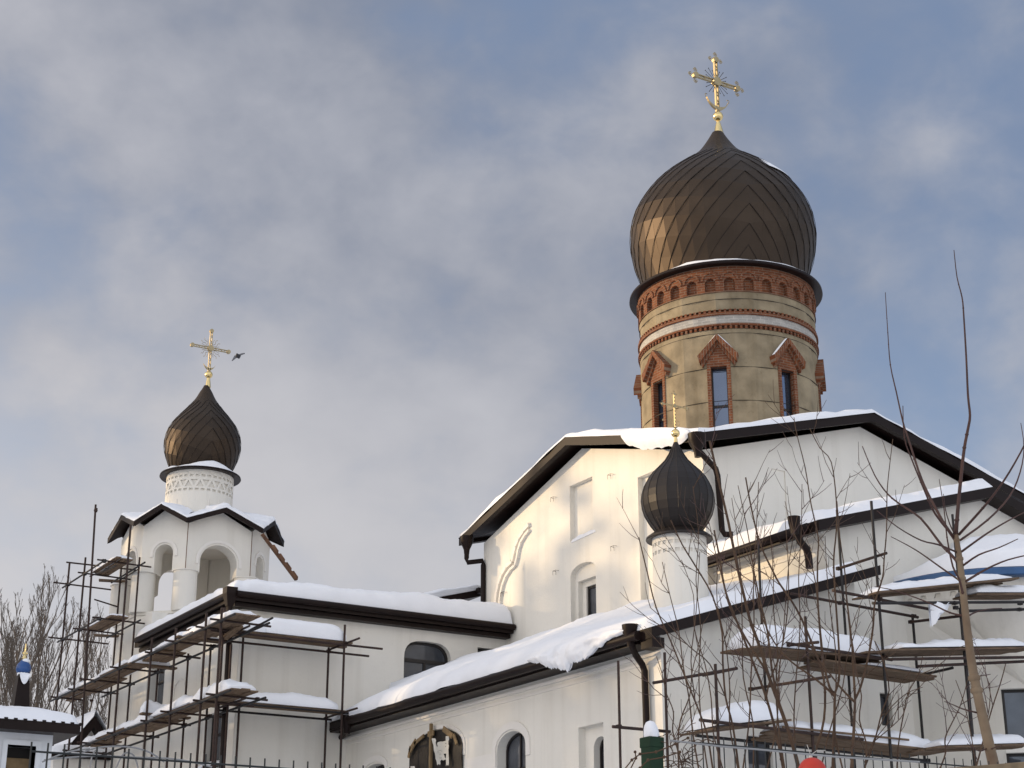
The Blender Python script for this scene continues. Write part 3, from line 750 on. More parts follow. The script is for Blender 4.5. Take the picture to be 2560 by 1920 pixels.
for q in range(7):
    a = PI * (.06 + q / 7.2); c = Vector((XA - .13, yc + math.cos(a) * (W1[1] - W1[0]) * .47, W1[3] + math.sin(a) * (W1[4] - W1[3]) * .93))
    if q in (4,): continue
    tdir = Vector((0, -math.sin(a), math.cos(a) * .5)).normalized(); m.bar(c - tdir * (.06 + .05 * (q % 3)) * kk, c + tdir * .07 * kk, .03, .08 + .05 * (q % 2), up=(0, math.cos(a), math.sin(a)))
build('batten', m, 'plank', brd)
m = MB()
def rag(pts, seed):
    for (ya, za, yb, zb, wd) in pts:
        m.grid(lambda u, v: Vector((XA - .17 - .03 * fbm(u * 4, v * 6, seed), yc + (ya + (yb - ya) * v) * kk + wd * kk * (u - .5) * (1 + .5 * fbm(v * 5, seed, u)), W1[4] + za + (zb - za) * v + .03 * fbm(u * 6, v * 3, seed))), 5, 12)
rag([(-.06, -.18, -.19, -.82, .075), (-.25, -.30, -.25, -.60, .20), (-.37, -.21, -.38, -.88, .06), (-.22, -.52, -.27, -.74, .13), (.42, -.72, .33, -1.1, .09)], 2)
build('torn_cloth', m, 'cloth', brd, smooth=True)
# roof, gutter, verge
mb = MB(); vy = YE - .42; xe = 18.66
mb.prism([(xe, vy, zs(xe) + .02), (24.75, vy, zs(24.75) + .02), (24.75, vy, zs(24.75) - .19), (xe, vy, zs(xe) - .19)], (0, YB - vy - .003, 0))
mb.prism([(xe, YB, zs(xe) + .02), (24.1, YB, zs(24.1) + .02), (24.1, YB, zs(24.1) - .19), (xe, YB, zs(xe) - .19)], (0, YL - YB, 0))
build('roof', mb, 'brown', aisle)
mb = MB()
for k in range(1): 
    mb.tube([(xe - .07, vy + .35, zs(xe) - .10), (xe - .07, YL - 1.35, zs(xe) - .10)], .10, 12)
mb.box(xe + .02, XA + .1, YE + .1, YL, zs(xe) - .235, zs(xe) - .19)
build('gutter', mb, 'brown', aisle, smooth=True, angle=40)
s = MB()
def asn(u, v):
    yv = vy + .03 + (YL - .03 - vy) * u; vv = v ** 1.5
    x = xe + (24.12 - xe) * vv
    if yv < YB: x = min(x, xe + (24.7 - xe) * vv)
    back = min(1, max(0, (yv - 26.5) / 5.0)); back = back * back * (3 - 2 * back)
    th = .25 + .08 * back + (.42 * back) * vv + .13 * back * math.sin(PI * vv)
    th *= 1 + .22 * fbm(x * .6, yv * .5, 9) + .05 * fbm(x * 3, yv * 3, 2)
    e = math.sqrt(max(0, 1 - (1 - min(1, vv / .06)) ** 2)) * math.sqrt(max(0, 1 - (1 - min(1, u / .012)) ** 2))
    # rounded far-left tongue beside the refectory
    far = max(0, min(1, (YL - yv) / 1.8)); e *= (.35 + .65 * math.sqrt(far)) if vv < .3 else 1
    ovh = -.10 * (1 - min(1, vv / .05)) * (.6 + .8 * fbm(yv * 1.1, 3.3)) if yv > 26.8 else 0
    return Vector((x + ovh, yv, zs(x) + .02 + e * th))
s.grid(asn, 110, 36)
# the slump that hangs over the gutter
def hang(u, v):
    yv = 26.32 + 3.9 * u; big = se(u, 2.0)
    dr = (.07 + .33 * max(0, math.sin(PI * min(1, (1 - u) * 1.15))) ** 1.2) * (1 + .40 * fbm(yv * 1.9, 8) + .30 * fbm(yv * 6, 2) + .10 * fbm(yv * 14, 5))
    lump = 1 + .5 * fbm(yv * 1.2, v * 2, 4)
    x = xe - .03 - .26 * math.sin(PI * v * .8) * big * lump - .05
    return Vector((x, yv, zs(xe) + .20 * (1 - v) * big - max(.02, dr) * big * v + .02))
s.grid(hang, 110, 12)
s.grid(lambda u, v: hang(u, v) + Vector((.06 + .1 * (1 - v), 0, .015)), 60, 12)
build('snow_cover', s, 'snow', aisle, smooth=True)
# hoppers / downpipes of the aisle
z6 = lambda X, Y: (1150 + .31646 * X, 1500 + .31646 * Y)
hp = P(*z6(1345, 205), x=xe - .05)
pth = [P(*z6(1352, 290), x=xe - .05), P(*z6(1362, 370), x=xe - .03), P(*z6(1385, 430), x=XA - .35), P(*z6(1440, 510), x=XA - .13), P(*z6(1458, 560), x=XA - .1), P(*z6(1470, 900), x=XA - .1)]
pth.append(Vector((pth[-1].x, pth[-1].y, 0)))
downpipe(aisle, pth, .068, hp, 1.0)
# dark soffit box at the corner
mb = MB(); mb.box(xe + .02, XA - .20, vy + .02, vy + .40, zs(xe) - .36, zs(xe) - .16); build('corner_soffit', mb, 'brown', aisle)
z2 = lambda X, Y: (500 + .37366 * X, 1300 + .37366 * Y)
hp = P(*z2(985, 1315), x=xe - .05)
pth = [P(*z2(985, 1350), x=xe - .04), P(*z2(985, 1410), x=xe), P(*z2(965, 1440), x=XA - .2), P(*z2(910, 1475), x=XA - .12), P(*z2(895, 1515), x=XA - .1)]
pth.append(Vector((pth[-1].x, pth[-1].y, 0)))
downpipe(aisle, pth, .075, hp, 1.05)

# ------------------------------------------------------------------ small cupola on the aisle roof
KX, KY = 21.71, 28.9
cup = thing('cupola', 'small white cupola with a black onion dome standing on the aisle roof', 'cupola', (KX, KY, 9.2))
kd = MB(); KR = .605; CK = cyl(KX, KY, KR)
nk = 26
for k in range(nk):
    u0 = 2 * PI * KR * k / nk; u1 = 2 * PI * KR * (k + 1) / nk; uc = (u0 + u1) / 2
    hs_ = [[(uc - .052, z), (uc + .052, z), (uc + .052, z + .085), (uc - .052, z + .085)] for z in (10.52, 10.71)]
    kd.panel(CK, arcrect(u0, u1, 8.6, 10.95, 2), hs_, .035, backfill=True)
build('drum', kd, 'plaster', cup)
mb = MB(); mb.lathe(KX, KY, [(KR, 10.93), (.735, 10.90), (.745, 10.92), (.735, 10.96), (.60, 11.06), (.5, 11.10)], 48, cap=False); build('cornice', mb, 'cupmetal', cup, smooth=True, angle=30)
kp = [(.50, 11.08), (.555, 11.16), (.66, 11.30), (.755, 11.48), (.805, 11.66), (.82, 11.82), (.805, 11.98), (.75, 12.16), (.665, 12.32), (.55, 12.47), (.40, 12.62), (.27, 12.76), (.17, 12.92), (.11, 13.05), (.05, 13.20)]
mb = MB(); mb.lathe(KX, KY, kp, 20); kdome = build('dome', mb, 'cupmetal', cup)
mb = MB()
for k in range(20):
    a = 2 * PI * k / 20; mb.tube([(KX + (r + .004) * math.cos(a), KY + (r + .004) * math.sin(a), z) for r, z in kp[:-1]], .007, 4)
build('standing_seam', mb, 'cupmetal', kdome)
cross(cup, (KX, KY, 14.08), .34, 14.37, 13.50, .035, 13.42, 13.12, 13.36, .055, .03, .10, 13.56, .09, True, rays=False)

# ------------------------------------------------------------------ refectory: the lower building on the left
XL = 15.99; YT = 47.4
ref = thing('refectory', 'two storey white refectory with brown eaves wrapped in scaffolding, joining the bell tower', 'church building', (20, 44, 0))
mb = MB(); LY = wallY(YL); LX = wallX(XL)
V1 = rect(uvX(373, 1670, XL), uvX(406, 1764, XL)); V2 = rect(uvX(514, 1790, XL), uvX(558, 1899, XL)); V2 = [(V2[0][0], V2[0][1] - .1)] + [(V2[1][0], V2[1][1] - .1)] + V2[2:]
nch = arch(uvX(460, 1760, XL)[0], uvX(434, 1770, XL)[0], uvX(447, 1765, XL)[1] - .6, uvX(447, 1725, XL)[1], uvX(447, 1703, XL)[1], 10)
mb.panel(LX, [(YL, 0), (YT, 0), (YT, 11.15), (YL, 11.15)], [V1, V2], .28)
mb.panel(LX, nch, [], 0) if False else None
a0 = uvY(1010, 1650, YL); a1 = uvY(1127, 1650, YL); at_ = uvY(1062, 1603, YL)[1]; asp = uvY(1010, 1628, YL)[1]
big = [(a0[0], asp - 1.6), (a1[0], asp - 1.6)] + [((a0[0] + a1[0]) / 2 + (a1[0] - a0[0]) / 2 * math.copysign(abs(math.cos(t)) ** .6, math.cos(t)), asp - .15 + (at_ - asp + .15) * math.sin(t) ** .9 if math.sin(t) > 1e-6 else asp - .15) for t in [PI * k / 14 for k in range(15)]]
sm = rect(uvY(1194, 1618, YL), (uvY(1250, 1618, YL)[0], asp - .9))
mb.panel(LY, [(XL, 0), (XS, 0), (XS, 11.15), (XL, 11.15)], [big, sm], .26)
build('wall', mb, 'plaster', ref)
mb = MB(); band(mb, LX, nch[0][0], nch[1][0], nch[0][1], uvX(447, 1725, XL)[1], uvX(447, 1703, XL)[1], .05, .03); build('niche_moulding', mb, 'plaster2', ref)
for V in (V1, V2): window(ref, LX, V[0][0], V[1][0], V[0][1], V[2][1], V[2][1], .24, trans=(.62,), fr=.07)
# segmental window
u0, u1, v0, v1 = a0[0], a1[0], asp - 1.6, at_
outer = big; cu, cv = (u0 + u1) / 2, (v0 + v1) / 2
inner = [(cu + (u - cu) * (1 - .13 / (u1 - u0)), cv + (v - cv) * (1 - .13 / (v1 - v0))) for u, v in outer]
mb = MB(); mb.panel(lambda u, v, d: LY(u, v, .17 + d), outer, [inner], .06)
mb.box(cu - .035, cu + .035, YL + .175, YL + .235, v0, v0 + (v1 - v0) * .72); mb.box(u0 + .02, u1 - .02, YL + .172, YL + .24, v0 + (v1 - v0) * .70, v0 + (v1 - v0) * .75)
f = build('window', mb, 'frame', ref); gm = MB(); t2 = tessellate_polygon([[Vector((u, v, 0)) for u, v in inner]]); ids = gm.add([LY(u, v, .215) for u, v in inner])
for t in t2: gm.f.append([ids[k] for k in t])
build('pane', gm, 'glass', f)
window(ref, LY, sm[0][0], sm[1][0], sm[0][1], sm[2][1], sm[2][1], .22, fr=.05)
# sill with snow under the lower scaffolded window
mb = MB(); mb.box(XL - .16, XL + .02, V2[0][0] - .05, V2[1][0] + .05, V2[0][1] - .05, V2[0][1] + .0); sl_ = build('window_sill', mb, 'brown', ref)
mb = MB(); loaf(mb, (XL - .16, V2[0][0] - .05, V2[0][1]), (0, V2[1][0] - V2[0][0] + .1, 0), (.17, 0, 0), .10, 12, 5, 4, .4); build('sill_snow', mb, 'snow', sl_, smooth=True)
# roof: low pitch rising to the middle, thick brown eaves
o = .42; zx = 11.22; rx0, ry0, rx1 = XL - o, YL - o, XS - .04
mb = MB(); hy = YT + .2
def rz_(x, y): return zx + .16 * min(x - rx0, y - ry0, 3.2)
A = [(rx0, ry0, zx), (rx1, ry0, zx), (rx1, ry0 + 3.2, zx + .51), (rx0 + 3.2, ry0 + 3.2, zx + .51), (rx0, hy, zx), (rx0 + 3.2, hy, zx + .51), (rx1, hy, zx + .51)]
i = mb.add(A)[0]; mb.f += [[i, i + 1, i + 2, i + 3], [i, i + 3, i + 5, i + 4], [i + 3, i + 2, i + 6, i + 5]]
for a, b in ((0, 1), (4, 0), (1, 2), (2, 6)):
    p, q = Vector(A[a]), Vector(A[b]); mb.poly([p, q, q - Vector((0, 0, .25)), p - Vector((0, 0, .25))])
mb.poly([(rx0, ry0, zx - .25), (rx1, ry0, zx - .25), (rx1, YL + .02, zx - .20), (rx0, YL + .02, zx - .20)])
mb.poly([(rx0, ry0, zx - .25), (rx0, hy, zx - .25), (XL + .02, hy, zx - .201), (XL + .02, ry0, zx - .201)])
mb.box(rx0 + .14, rx1 - .02, ry0 + .14, YL + .03, zx - .36, zx - .255); mb.box(rx0 + .14, XL + .03, ry0 + .3, hy, zx - .37, zx - .257)
build('roof', mb, 'brown', ref)
mb = MB(); mb.tube([(rx0 + .1, ry0 - .06, zx - .08), (rx1, ry0 - .06, zx - .08)], .085, 10); mb.tube([(rx0 - .06, ry0 + .1, zx - .08), (rx0 - .06, hy - .3, zx - .08)], .085, 10)
build('gutter', mb, 'brown', ref, smooth=True, angle=40)
s = MB()
def lsn(u, v):
    x = rx0 + .02 + (rx1 - rx0 - .04) * (ct_(u) * .35 + u * .65); y = ry0 + .02 + (hy - ry0) * v ** 1.7
    ed = max(0.0, min(x - rx0 - .02, y - ry0 - .02, rx1 - .02 - x))
    e = math.sqrt(max(0, 1 - (1 - min(1, ed / .32)) ** 2))
    # the snow is deep along the front, thin along the scaffolded side where it slid
    side = 1 / (1 + math.exp(-(x - rx0 - 1.0 + .25 * (y - ry0)) * 1.6)) if y > ry0 + .01 else 1
    th = .42 + .06 * fbm(x * .55, 3.1, y * .3) + .05 * fbm(x * 2.2, y * 2.2, 7) + .018 * (x - rx0)
    th *= (.80 + .20 * max(0, min(1, (x - rx0 - .5) / 2)))
    rip = .05 * fbm(y * 4, x * 2, 1) if x - rx0 < 1 else 0
    bul = -.09 * math.sin(PI * min(1, max(0, (y - ry0) / .35))) if x - rx0 > .4 else 0
    return Vector((x, y + bul, rz_(x, y) + e * (th + rip) + .004))
s.grid(lsn, 90, 40)
build('snow_cover', s, 'snow', ref, smooth=True)
# corner hopper and downpipe (left front corner)
hp = P(588, 1466, x=rx0 - .02)
hp = Vector((rx0 - .02, ry0 + .10, zx + .06))
mb = MB(); mb.box(hp.x - .15, hp.x + .15, hp.y - .15, hp.y + .15, hp.z - .14, hp.z + .03)
i = mb.add([(hp.x + sx_ * q, hp.y + sy_ * q, z) for z, q in ((hp.z - .14, .15), (hp.z - .46, .08)) for sx_, sy_ in ((-1, -1), (1, -1), (1, 1), (-1, 1))])[0]
mb.f += [[i, i + 1, i + 5, i + 4], [i + 1, i + 2, i + 6, i + 5], [i + 2, i + 3, i + 7, i + 6], [i + 3, i, i + 4, i + 7]]
pth = [hp - Vector((0, 0, .40)), hp + Vector((.06, .02, -.9)), Vector((hp.x + .08, hp.y + .03, 0))]
mb.tube(pth, .075, 10); build('downpipe', mb, 'brown', ref)
# upper lean-to roof against the church behind
mb = MB(); ub = [P(1092, 1487, y=44.5), P(1206, 1466, y=44.5)]
mb.prism([ub[0], ub[1], ub[1] - Vector((0, 0, .3)), ub[0] - Vector((0, 0, .3))], (0, 3, 0)); mb.box(ub[1].x - .25, ub[1].x - .02, 44.3, 47, ub[1].z - .28, ub[1].z - .10)
up = build('back_roof', mb, 'brown', ref)
mb = MB(); loaf(mb, ub[0] + Vector((-.6, 0, -.25)), (ub[1] - ub[0]) + Vector((.55, 0, .15)), (0, 2.8, 0), .30, 26, 10, 8, .3, bulge=.06); build('snow_cover', mb, 'snow', up, smooth=True)

# ------------------------------------------------------------------ bell tower
TX, TY, TW, TA = 17.95, 49.5, 2.10, 1.05
tower = thing('bell_tower', 'white octagonal bell tower with open arches and a slim brown onion dome', 'bell tower', (TX, TY, 0))
mb = MB()
V8 = [(TX - TA, TY - TW), (TX + TA, TY - TW), (TX + TW, TY - TA), (TX + TW, TY + TA), (TX + TA, TY + TW), (TX - TA, TY + TW), (TX - TW, TY + TA), (TX - TW, TY - TA)]
mb.prism([(x, y, 0) for x, y in V8], (0, 0, 12.2))
mb.prism([(TX + (x - TX) * 1.025, TY + (y - TY) * 1.025, 12.12) for x, y in V8], (0, 0, .10))
mb.box(TX - TW + .02, TX - TW + .5, YT - .3, YT + 1.2, 0, 12.0)
build('shaft', mb, 'plaster', tower)
ZC = 13.42; ZE = 14.92; ZP = 15.42; th_ = .52
wl = MB(); cl = MB()
for k in range(8):
    a = Vector((*V8[k], 0)); b = Vector((*V8[(k + 1) % 8], 0)); L = (b - a).length; t = (b - a) / L; nn = Vector((t.y, -t.x, 0))
    to3 = lambda u, v, d, a=a, t=t, nn=nn: a + t * u + Vector((0, 0, v)) - nn * d
    wide = k % 2 == 0; hw = .60 if wide else .30; c = L / 2
    zs_ = 13.80 if wide else 14.02; za = 14.36 if wide else 14.30
    n = 14
    closed = k in (2, 3)
    top = [(L, ZE), (c, ZP), (0, ZE)]
    arc = [(c - hw * math.cos(PI * q / n), zs_ + (za - zs_) * math.sin(PI * q / n)) for q in range(n + 1)]
    if closed: wl.panel(to3, [(0, 12.2), (L, 12.2)] + top, [], thick=th_ if False else .3)
    else: wl.panel(to3, [(0, ZC), (c - hw, ZC)] + arc + [(c + hw, ZC), (L, ZC)] + top, [], thick=th_)
    bd = MB(); band(bd, to3, c - hw - .06, c + hw + .06, zs_ - .10, zs_, za + .06, .09, .035, 14, legs=True); build('arch_moulding', bd, 'plaster2', tower)
    cl = MB(); cl.lathe(*(a + (Vector((TX, TY, 0)) - a).normalized() * .16).xy, [(.36, 12.2), (.37, 12.25), (.36, ZC), (.40, ZC + .005), (.40, ZC + .03)], 24); build('column', cl, 'plaster', tower, smooth=True, angle=40)
build('wall', wl, 'plaster', tower)
mb = MB(); mb.prism([(TX + (x - TX) * .93, TY + (y - TY) * .93, 14.82) for x, y in V8], (0, 0, .1)); build('ceiling', mb, 'plaster2', tower)
# rubber seams at the corners
for k in (0, 1): 
    mb = MB(); x, y = V8[k]; mb.tube([(x, y, ZC), (x, y, ZE)], .012, 4); build('corner_joint', mb, 'oldwood', tower)
per = []
sc = 1.19
for k in range(8):
    a = V8[k]; b = V8[(k + 1) % 8]
    per.append((TX + (a[0] - TX) * sc, TY + (a[1] - TY) * sc, ZE + .06))
    per.append((TX + ((a[0] + b[0]) / 2 - TX) * sc, TY + ((a[1] + b[1]) / 2 - TY) * sc, ZP + .06))
fan_roof(tower, per, (TX, TY, 15.95), .165, .10, 21, 12, hmap=lambda p: .75 + (.55 if p.x > TX - .4 else 0))
TR = 1.075; td = MB(); CT = cyl(TX, TY, TR); nt_ = 18
for k in range(nt_):
    u0 = 2 * PI * TR * k / nt_; u1 = 2 * PI * TR * (k + 1) / nt_; uc = (u0 + u1) / 2; du = (u1 - u0)
    hs_ = []
    for q in (.25, .75):
        c = u0 + du * q
        for z in (16.345, 16.80): hs_.append([(c - .058, z), (c + .058, z), (c + .058, z + .075), (c - .058, z + .075)])
    hs_.append([(uc - .115, 16.485), (uc + .115, 16.485), (uc, 16.685)])
    td.panel(CT, [(u0, 15.2), (u0 + du / 3, 15.2), (u0 + du * 2 / 3, 15.2), (u1, 15.2), (u1, 16.505), (u1 - .105, 16.705), (u1, 16.705), (u1, 17.05), (u0 + du * 2 / 3, 17.05), (u0 + du / 3, 17.05), (u0, 17.05), (u0, 16.705), (u0 + .105, 16.705), (u0, 16.505)], hs_, .05, backfill=True)
    for sg, ub_ in ((1, u0), (-1, u1)):
        tri = [(ub_, 16.505), (ub_ + sg * .105, 16.705), (ub_, 16.705)]
        td.poly([CT(u, v, .05) for u, v in tri]); td.poly([CT(*tri[0], 0), CT(*tri[1], 0), CT(*tri[1], .05), CT(*tri[0], .05)]); td.poly([CT(*tri[1], 0), CT(*tri[2], 0), CT(*tri[2], .05), CT(*tri[1], .05)])
tdr = build('drum', td, 'plaster', tower)
mb = MB()
for az in (-90 - 22 + 20, -90 - 22 - 55):
    a = R(az + 8)
    for sg in (-1, 1): mb.tube([(TX + (TR - .004) * math.cos(a + sg * .16), TY + (TR - .004) * math.sin(a + sg * .16), z) for z in (15.3, 16.10)], .02, 4)
build('drum_niche', mb, 'plaster2', tdr)
mb = MB(); mb.lathe(TX, TY, [(TR - .02, 17.04), (1.29, 17.03), (1.305, 17.05), (1.295, 17.09), (1.1, 17.19), (.9, 17.22)], 64, cap=False); build('cornice', mb, 'brown', tower, smooth=True, angle=30)
mb = MB()
def rim2(u, v):
    a = 2 * PI * u; lump = math.exp(-((a - R(268)) / .55) ** 2) * .17 + math.exp(-((a - R(195)) / .18) ** 2) * .07
    h = lump + max(0, .012 + .03 * fbm(a * 2, 3)); r = 1.29 - .27 * v
    return Vector((TX + r * math.cos(a), TY + r * math.sin(a), 17.095 + .07 * v + h * math.sin(PI * v * .9) * 1.1))
mb.grid(rim2, 120, 8); build('snow_rim', mb, 'snow', tower, smooth=True)
tp = [(.90, 17.16), (.97, 17.30), (1.07, 17.50), (1.18, 17.80), (1.235, 18.12), (1.20, 18.46), (1.06, 18.80), (.84, 19.10), (.62, 19.36), (.44, 19.60), (.31, 19.80), (.21, 20.0), (.13, 20.14), (.085, 20.24)]
onion(tower, TX, TY, tp, 12, R(-90) - R(6), .48, cols=15, seamr=.007, raise_=.004)
cross(tower, (18.0, TY, 21.58), .64, 22.20, 20.68, .085, 20.64, 20.2, 20.54, .10, .05, .13, 20.86, .21, False)

# plank leaning on the tower's eave
pk = thing('leaning_plank', 'rough brown board leaning from the bell tower eave down to the snowy roof', 'plank', P(742, 1446, y=46.9))
mb = MB(); a = P(655, 1335, y=46.9); b = P(741, 1450, y=46.9); d = (b - a).normalized(); nrm = Vector((d.z, 0, -d.x))
if nrm.z < 0: nrm = -nrm
mb.bar(a, b, .16, .06, up=nrm); build('board', mb, 'oldwood', pk, bevel=.01)
mb = MB()
for k in range(4):
    p = a + (b - a) * (.25 + .19 * k); mb.prism([p + nrm * .02 + Vector((0, -.06, 0)), p + nrm * .10 + d * .05 + Vector((0, -.05, 0)), p + nrm * .09 + d * .28 + Vector((0, -.05, 0)), p + nrm * .01 + d * .34 + Vector((0, -.06, 0))], (0, .14, 0))
build('broken_bark', mb, 'oldwood', pk)

# ------------------------------------------------------------------ apse with the blue eave
AX, AY, AR = 29.4, YB, 2.78
apse = thing('apse', 'rounded white apse with a blue metal eave and a deep cap of snow', 'apse', (AX, AY, 0))
mb = MB(); CAp = cyl(AX, AY, AR)
# window openings measured on the curved wall
def oncyl(px, py, r):
    q = ray(px, py); h = math.hypot(q[0], q[1]); ux, uy = q[0] / h, q[1] / h; b = ux * AX + uy * AY
    t = b - math.sqrt(max(0, b * b - (AX * AX + AY * AY - r * r))); p = Vector((ux * t, uy * t, CZ + t * q[2] / h))
    a = math.atan2(p.y - AY, p.x - AX); return (a * r, p.z)
wa = oncyl(2502, 1722, AR); wb = oncyl(2560, 1856, AR); wu = (wa[0], wa[0] + .62, wb[1] - .02, wa[1])
wc = oncyl(2515, 1882, AR); wv = (wc[0], wc[0] + .62, wc[1] - 1.2, wc[1])
u0 = -PI * AR
hs_ = [[(wu[0], wu[2]), (wu[1], wu[2]), (wu[1], wu[3]), (wu[0], wu[3])], [(wv[0], wv[2]), (wv[1], wv[2]), (wv[1], wv[3]), (wv[0], wv[3])]]
mb.panel(CAp, arcrect(u0, 0, 0, 9.62, 40), hs_, .2)
# frieze of trapezoid notches under the eave
nf = 24
for k in range(nf):
    a = u0 + PI * AR * k / nf; b = u0 + PI * AR * (k + 1) / nf; c = (a + b) / 2
    mb.panel(CAp, arcrect(a, b, 9.62, 10.0, 2), [[(c - .09, 9.68), (c + .09, 9.68), (c + .06, 9.78), (c - .06, 9.78)]], .05, backfill=True)
build('wall', mb, 'plaster', apse)
for W in (wu, wv): window(apse, CAp, W[0], W[1], W[2], W[3], W[3], .19, fr=.06)
mb = MB(); mb.lathe(AX, AY, [(AR, 9.99), (3.06, 9.98), (3.10, 10.0), (3.10, 10.13), (3.05, 10.17), (2.9, 10.2), (0.05, 11.0)], 40, PI, 2 * PI, cap=False); build('eave', mb, 'blue', apse)
mb = MB()
def apsn(u, v):
    a = PI + PI * u; e = math.sqrt(max(0, 1 - (1 - min(1, v / .10)) ** 2)); r = 3.06 * (1 - v) ** 1.0
    z = 10.17 + .80 * (v) + e * (.34 + .22 * math.sin(PI * min(1, v * 1.2)) + .10 * fbm(math.cos(a) * 2 + 3, v * 3, math.sin(a) * 2) + .25 * v)
    f = .35 + .65 * min(1, max(0, u - .02) / .14) if v < .6 else 1
    bl = .10 * math.sin(PI * min(1, v / .12)) * (1 + fbm(a * 4, 1))
    r += bl * (1 if v < .12 else 0)
    return Vector((AX + r * math.cos(a), AY + r * math.sin(a), 10.16 + (z - 10.16) * f))
mb.grid(apsn, 60, 24); build('snow_cover', mb, 'snow', apse, smooth=True)
pa = P(2333, 1545, y=26.6)
mb = MB(); mb.tube([(pa.x, pa.y, 9.9), (pa.x, pa.y, 0)], .085, 10); build('downpipe', mb, 'brown', apse)

# ------------------------------------------------------------------ scaffolding
def scaffold(name, label, loc): return thing(name, label, 'scaffolding', loc)
def pole(par, p, top, r=.030, m='rust', bot=0.0, lean=0.0):
    b = MB(); b.tube([(p[0], p[1], bot), (p[0] + (random.random() - .5) * .05 - rt[0] * lean, p[1] - rt[1] * lean, top)], r, 7); return build('standard', b, m, par, smooth=True, angle=60)
def clamp(b, p):
    p = Vector(p); s = .042
    b.box(p.x - s, p.x + s, p.y - s, p.y + s, p.z - s * .8, p.z + s * .8)
    b.tube([p + Vector((-.075, -.02, .01)), p + Vector((.07, .02, .0))], .016, 5); b.tube([p + Vector((0, -.07, -.02)), p + Vector((0, .07, .02))], .014, 5)
def rail(par, a, b, r=.025, m='rust', clamps=(), name='ledger'):
    k = MB(); k.tube([a, b], r * 1.18, 7)
    for c in clamps: clamp(k, c)
    return build(name, k, m, par)
random.seed(4)
def deck(par, p0, du, dv, n=3, wood='wood', th=.036, jit=.12, sd=0):
    p0 = Vector(p0); du = Vector(du); dv = Vector(dv); d = du.normalized(); wv = dv.normalized(); W = dv.length; rn = random.Random(sd)
    for k in range(n):
        q = p0 + wv * (W * (k + .5) / n); a = q - d * rn.uniform(0, jit); b = q + du + d * rn.uniform(0, jit)
        m = MB(); dz = rn.uniform(-.02, .02); m.bar(a + Vector((0, 0, dz)), b + Vector((0, 0, dz + rn.uniform(-.02, .02))), W / n - .028, th); build('plank', m, wood, par)
def snowon(par, p0, du, dv, h, seed=0, amp=.45, nu=40, p=2.6, nv=10):
    m = MB(); loaf(m, p0, du, dv, h, nu, nv, seed, amp, p); return build('snow_layer', m, 'snow', par, smooth=True)

# --- along the refectory's long side (left)
sl = scaffold('scaffolding', 'rusty tube scaffold with snowy planks along the scaffolded side of the refectory', (15, 44, 0))
xo, xi = 14.47, 15.55
out_l1 = [(190, 900), (375, 800), (590, 700), (870, 575), (1220, 410), (1475, 322), (1795, 188), (1968, 108)]
tops_o = [1406, 1392, 1259, 1311, 1594, 1570, 1532, 1519]
zU = sum(P(*qs(*q), x=xo).z for q in out_l1[2:7]) / 5
in_l1 = [(770, 840), (985, 735), (1285, 610), (1620, 460), (1870, 342)]
tops_i = [1386, 1392, 1655, 1634, 1611]
zUi = sum(P(*qs(*q), x=xi).z for q in in_l1) / 5
out_l2 = [(530, 1410), (820, 1290), (1145, 1160), (1405, 1060), (1720, 960), (1895, 905)]
in_l2 = [(720, 1520), (940, 1430), (1255, 1310), (1565, 1190), (1830, 1110)]
zL = sum(P(*qs(*q), x=xo).z for q in out_l2) / 6
zLi = sum(P(*qs(*q), x=xi).z for q in in_l2) / 5
zU = zUi = (zU + zUi) / 2; zL = zLi = (zL + zLi) / 2
yo = [P(*qs(*q), x=xo).y for q in out_l1]; yi = [P(*qs(*q), x=xi).y for q in in_l1]
for q, t in zip(out_l1, tops_o):
    p = P(*qs(*q), x=xo); px = qs(*q)[0]; top = None
    # height of the pole head at the pole's own distance
    dd = math.hypot(p.x, p.y); top = P(px, t, d=dd).z; pole(sl, p, top, .032, 'rust', lean=.40 if q[0] == 590 else 0)
for q, t in zip(in_l1, tops_i):
    p = P(*qs(*q), x=xi); dd = math.hypot(p.x, p.y); pole(sl, p, P(qs(*q)[0], t, d=dd).z, .030, 'rust')
ynear = yo[-1] - 1.0
for z in (zU, zL, zL - 2.05):
    rail(sl, (xo - .04, ynear, z), (xo - .04, yo[0] + .6 if z > zL else yo[1] + .4, z), .026, 'darktube', [(xo, y, z) for y in yo])
    rail(sl, (xi - .04, ynear + .45, z - .02), (xi - .04, yi[0] + .7, z - .02), .026, 'darktube', [(xi, y, z) for y in yi])
rng = random.Random(8)
for y in yo:
    for z in (zU, zL):
        if z == zL and y > yo[1]: continue
        e = xi + rng.uniform(.1, .35) if y < yi[0] + .3 else 15.3
        if e > XL: e = XL - .03
        rail(sl, (xo - rng.uniform(.15, .42), y + .05, z + .05), (e, y + .05, z + .03), .024, 'rust', [(xi, y + .05, z + .04)], name='transom')
for k, (z, ya, yb) in enumerate(((zU, ynear + .6, yo[0] + .5), (zL, ynear + .5, yo[2] + .9))):
    yy_ = ya; sgm = 0
    while yy_ < yb - .5:
        ln = min((2.6, 3.3, 2.2, 3.0)[sgm % 4], yb - yy_ + .2); deck(sl, (xo + .10 + .06 * ((sgm * 7) % 3), yy_, z + .10 + .035 * (sgm % 2)), (0, ln, 0), (.72 - .12 * (sgm % 2), 0, 0), 3 - (sgm % 2), 'wood', sd=k * 10 + sgm, jit=.3); 
        snowon(sl, (xo + .10, yy_ + .02, z + .125 + .035 * (sgm % 2)), (0, ln - .05, 0), (.72, 0, 0), (.15 if k == 0 else .20) * (1.5 if sgm == 0 else 1), 11 + sgm + 5 * k, .8)
        yy_ += ln - .25; sgm += 1
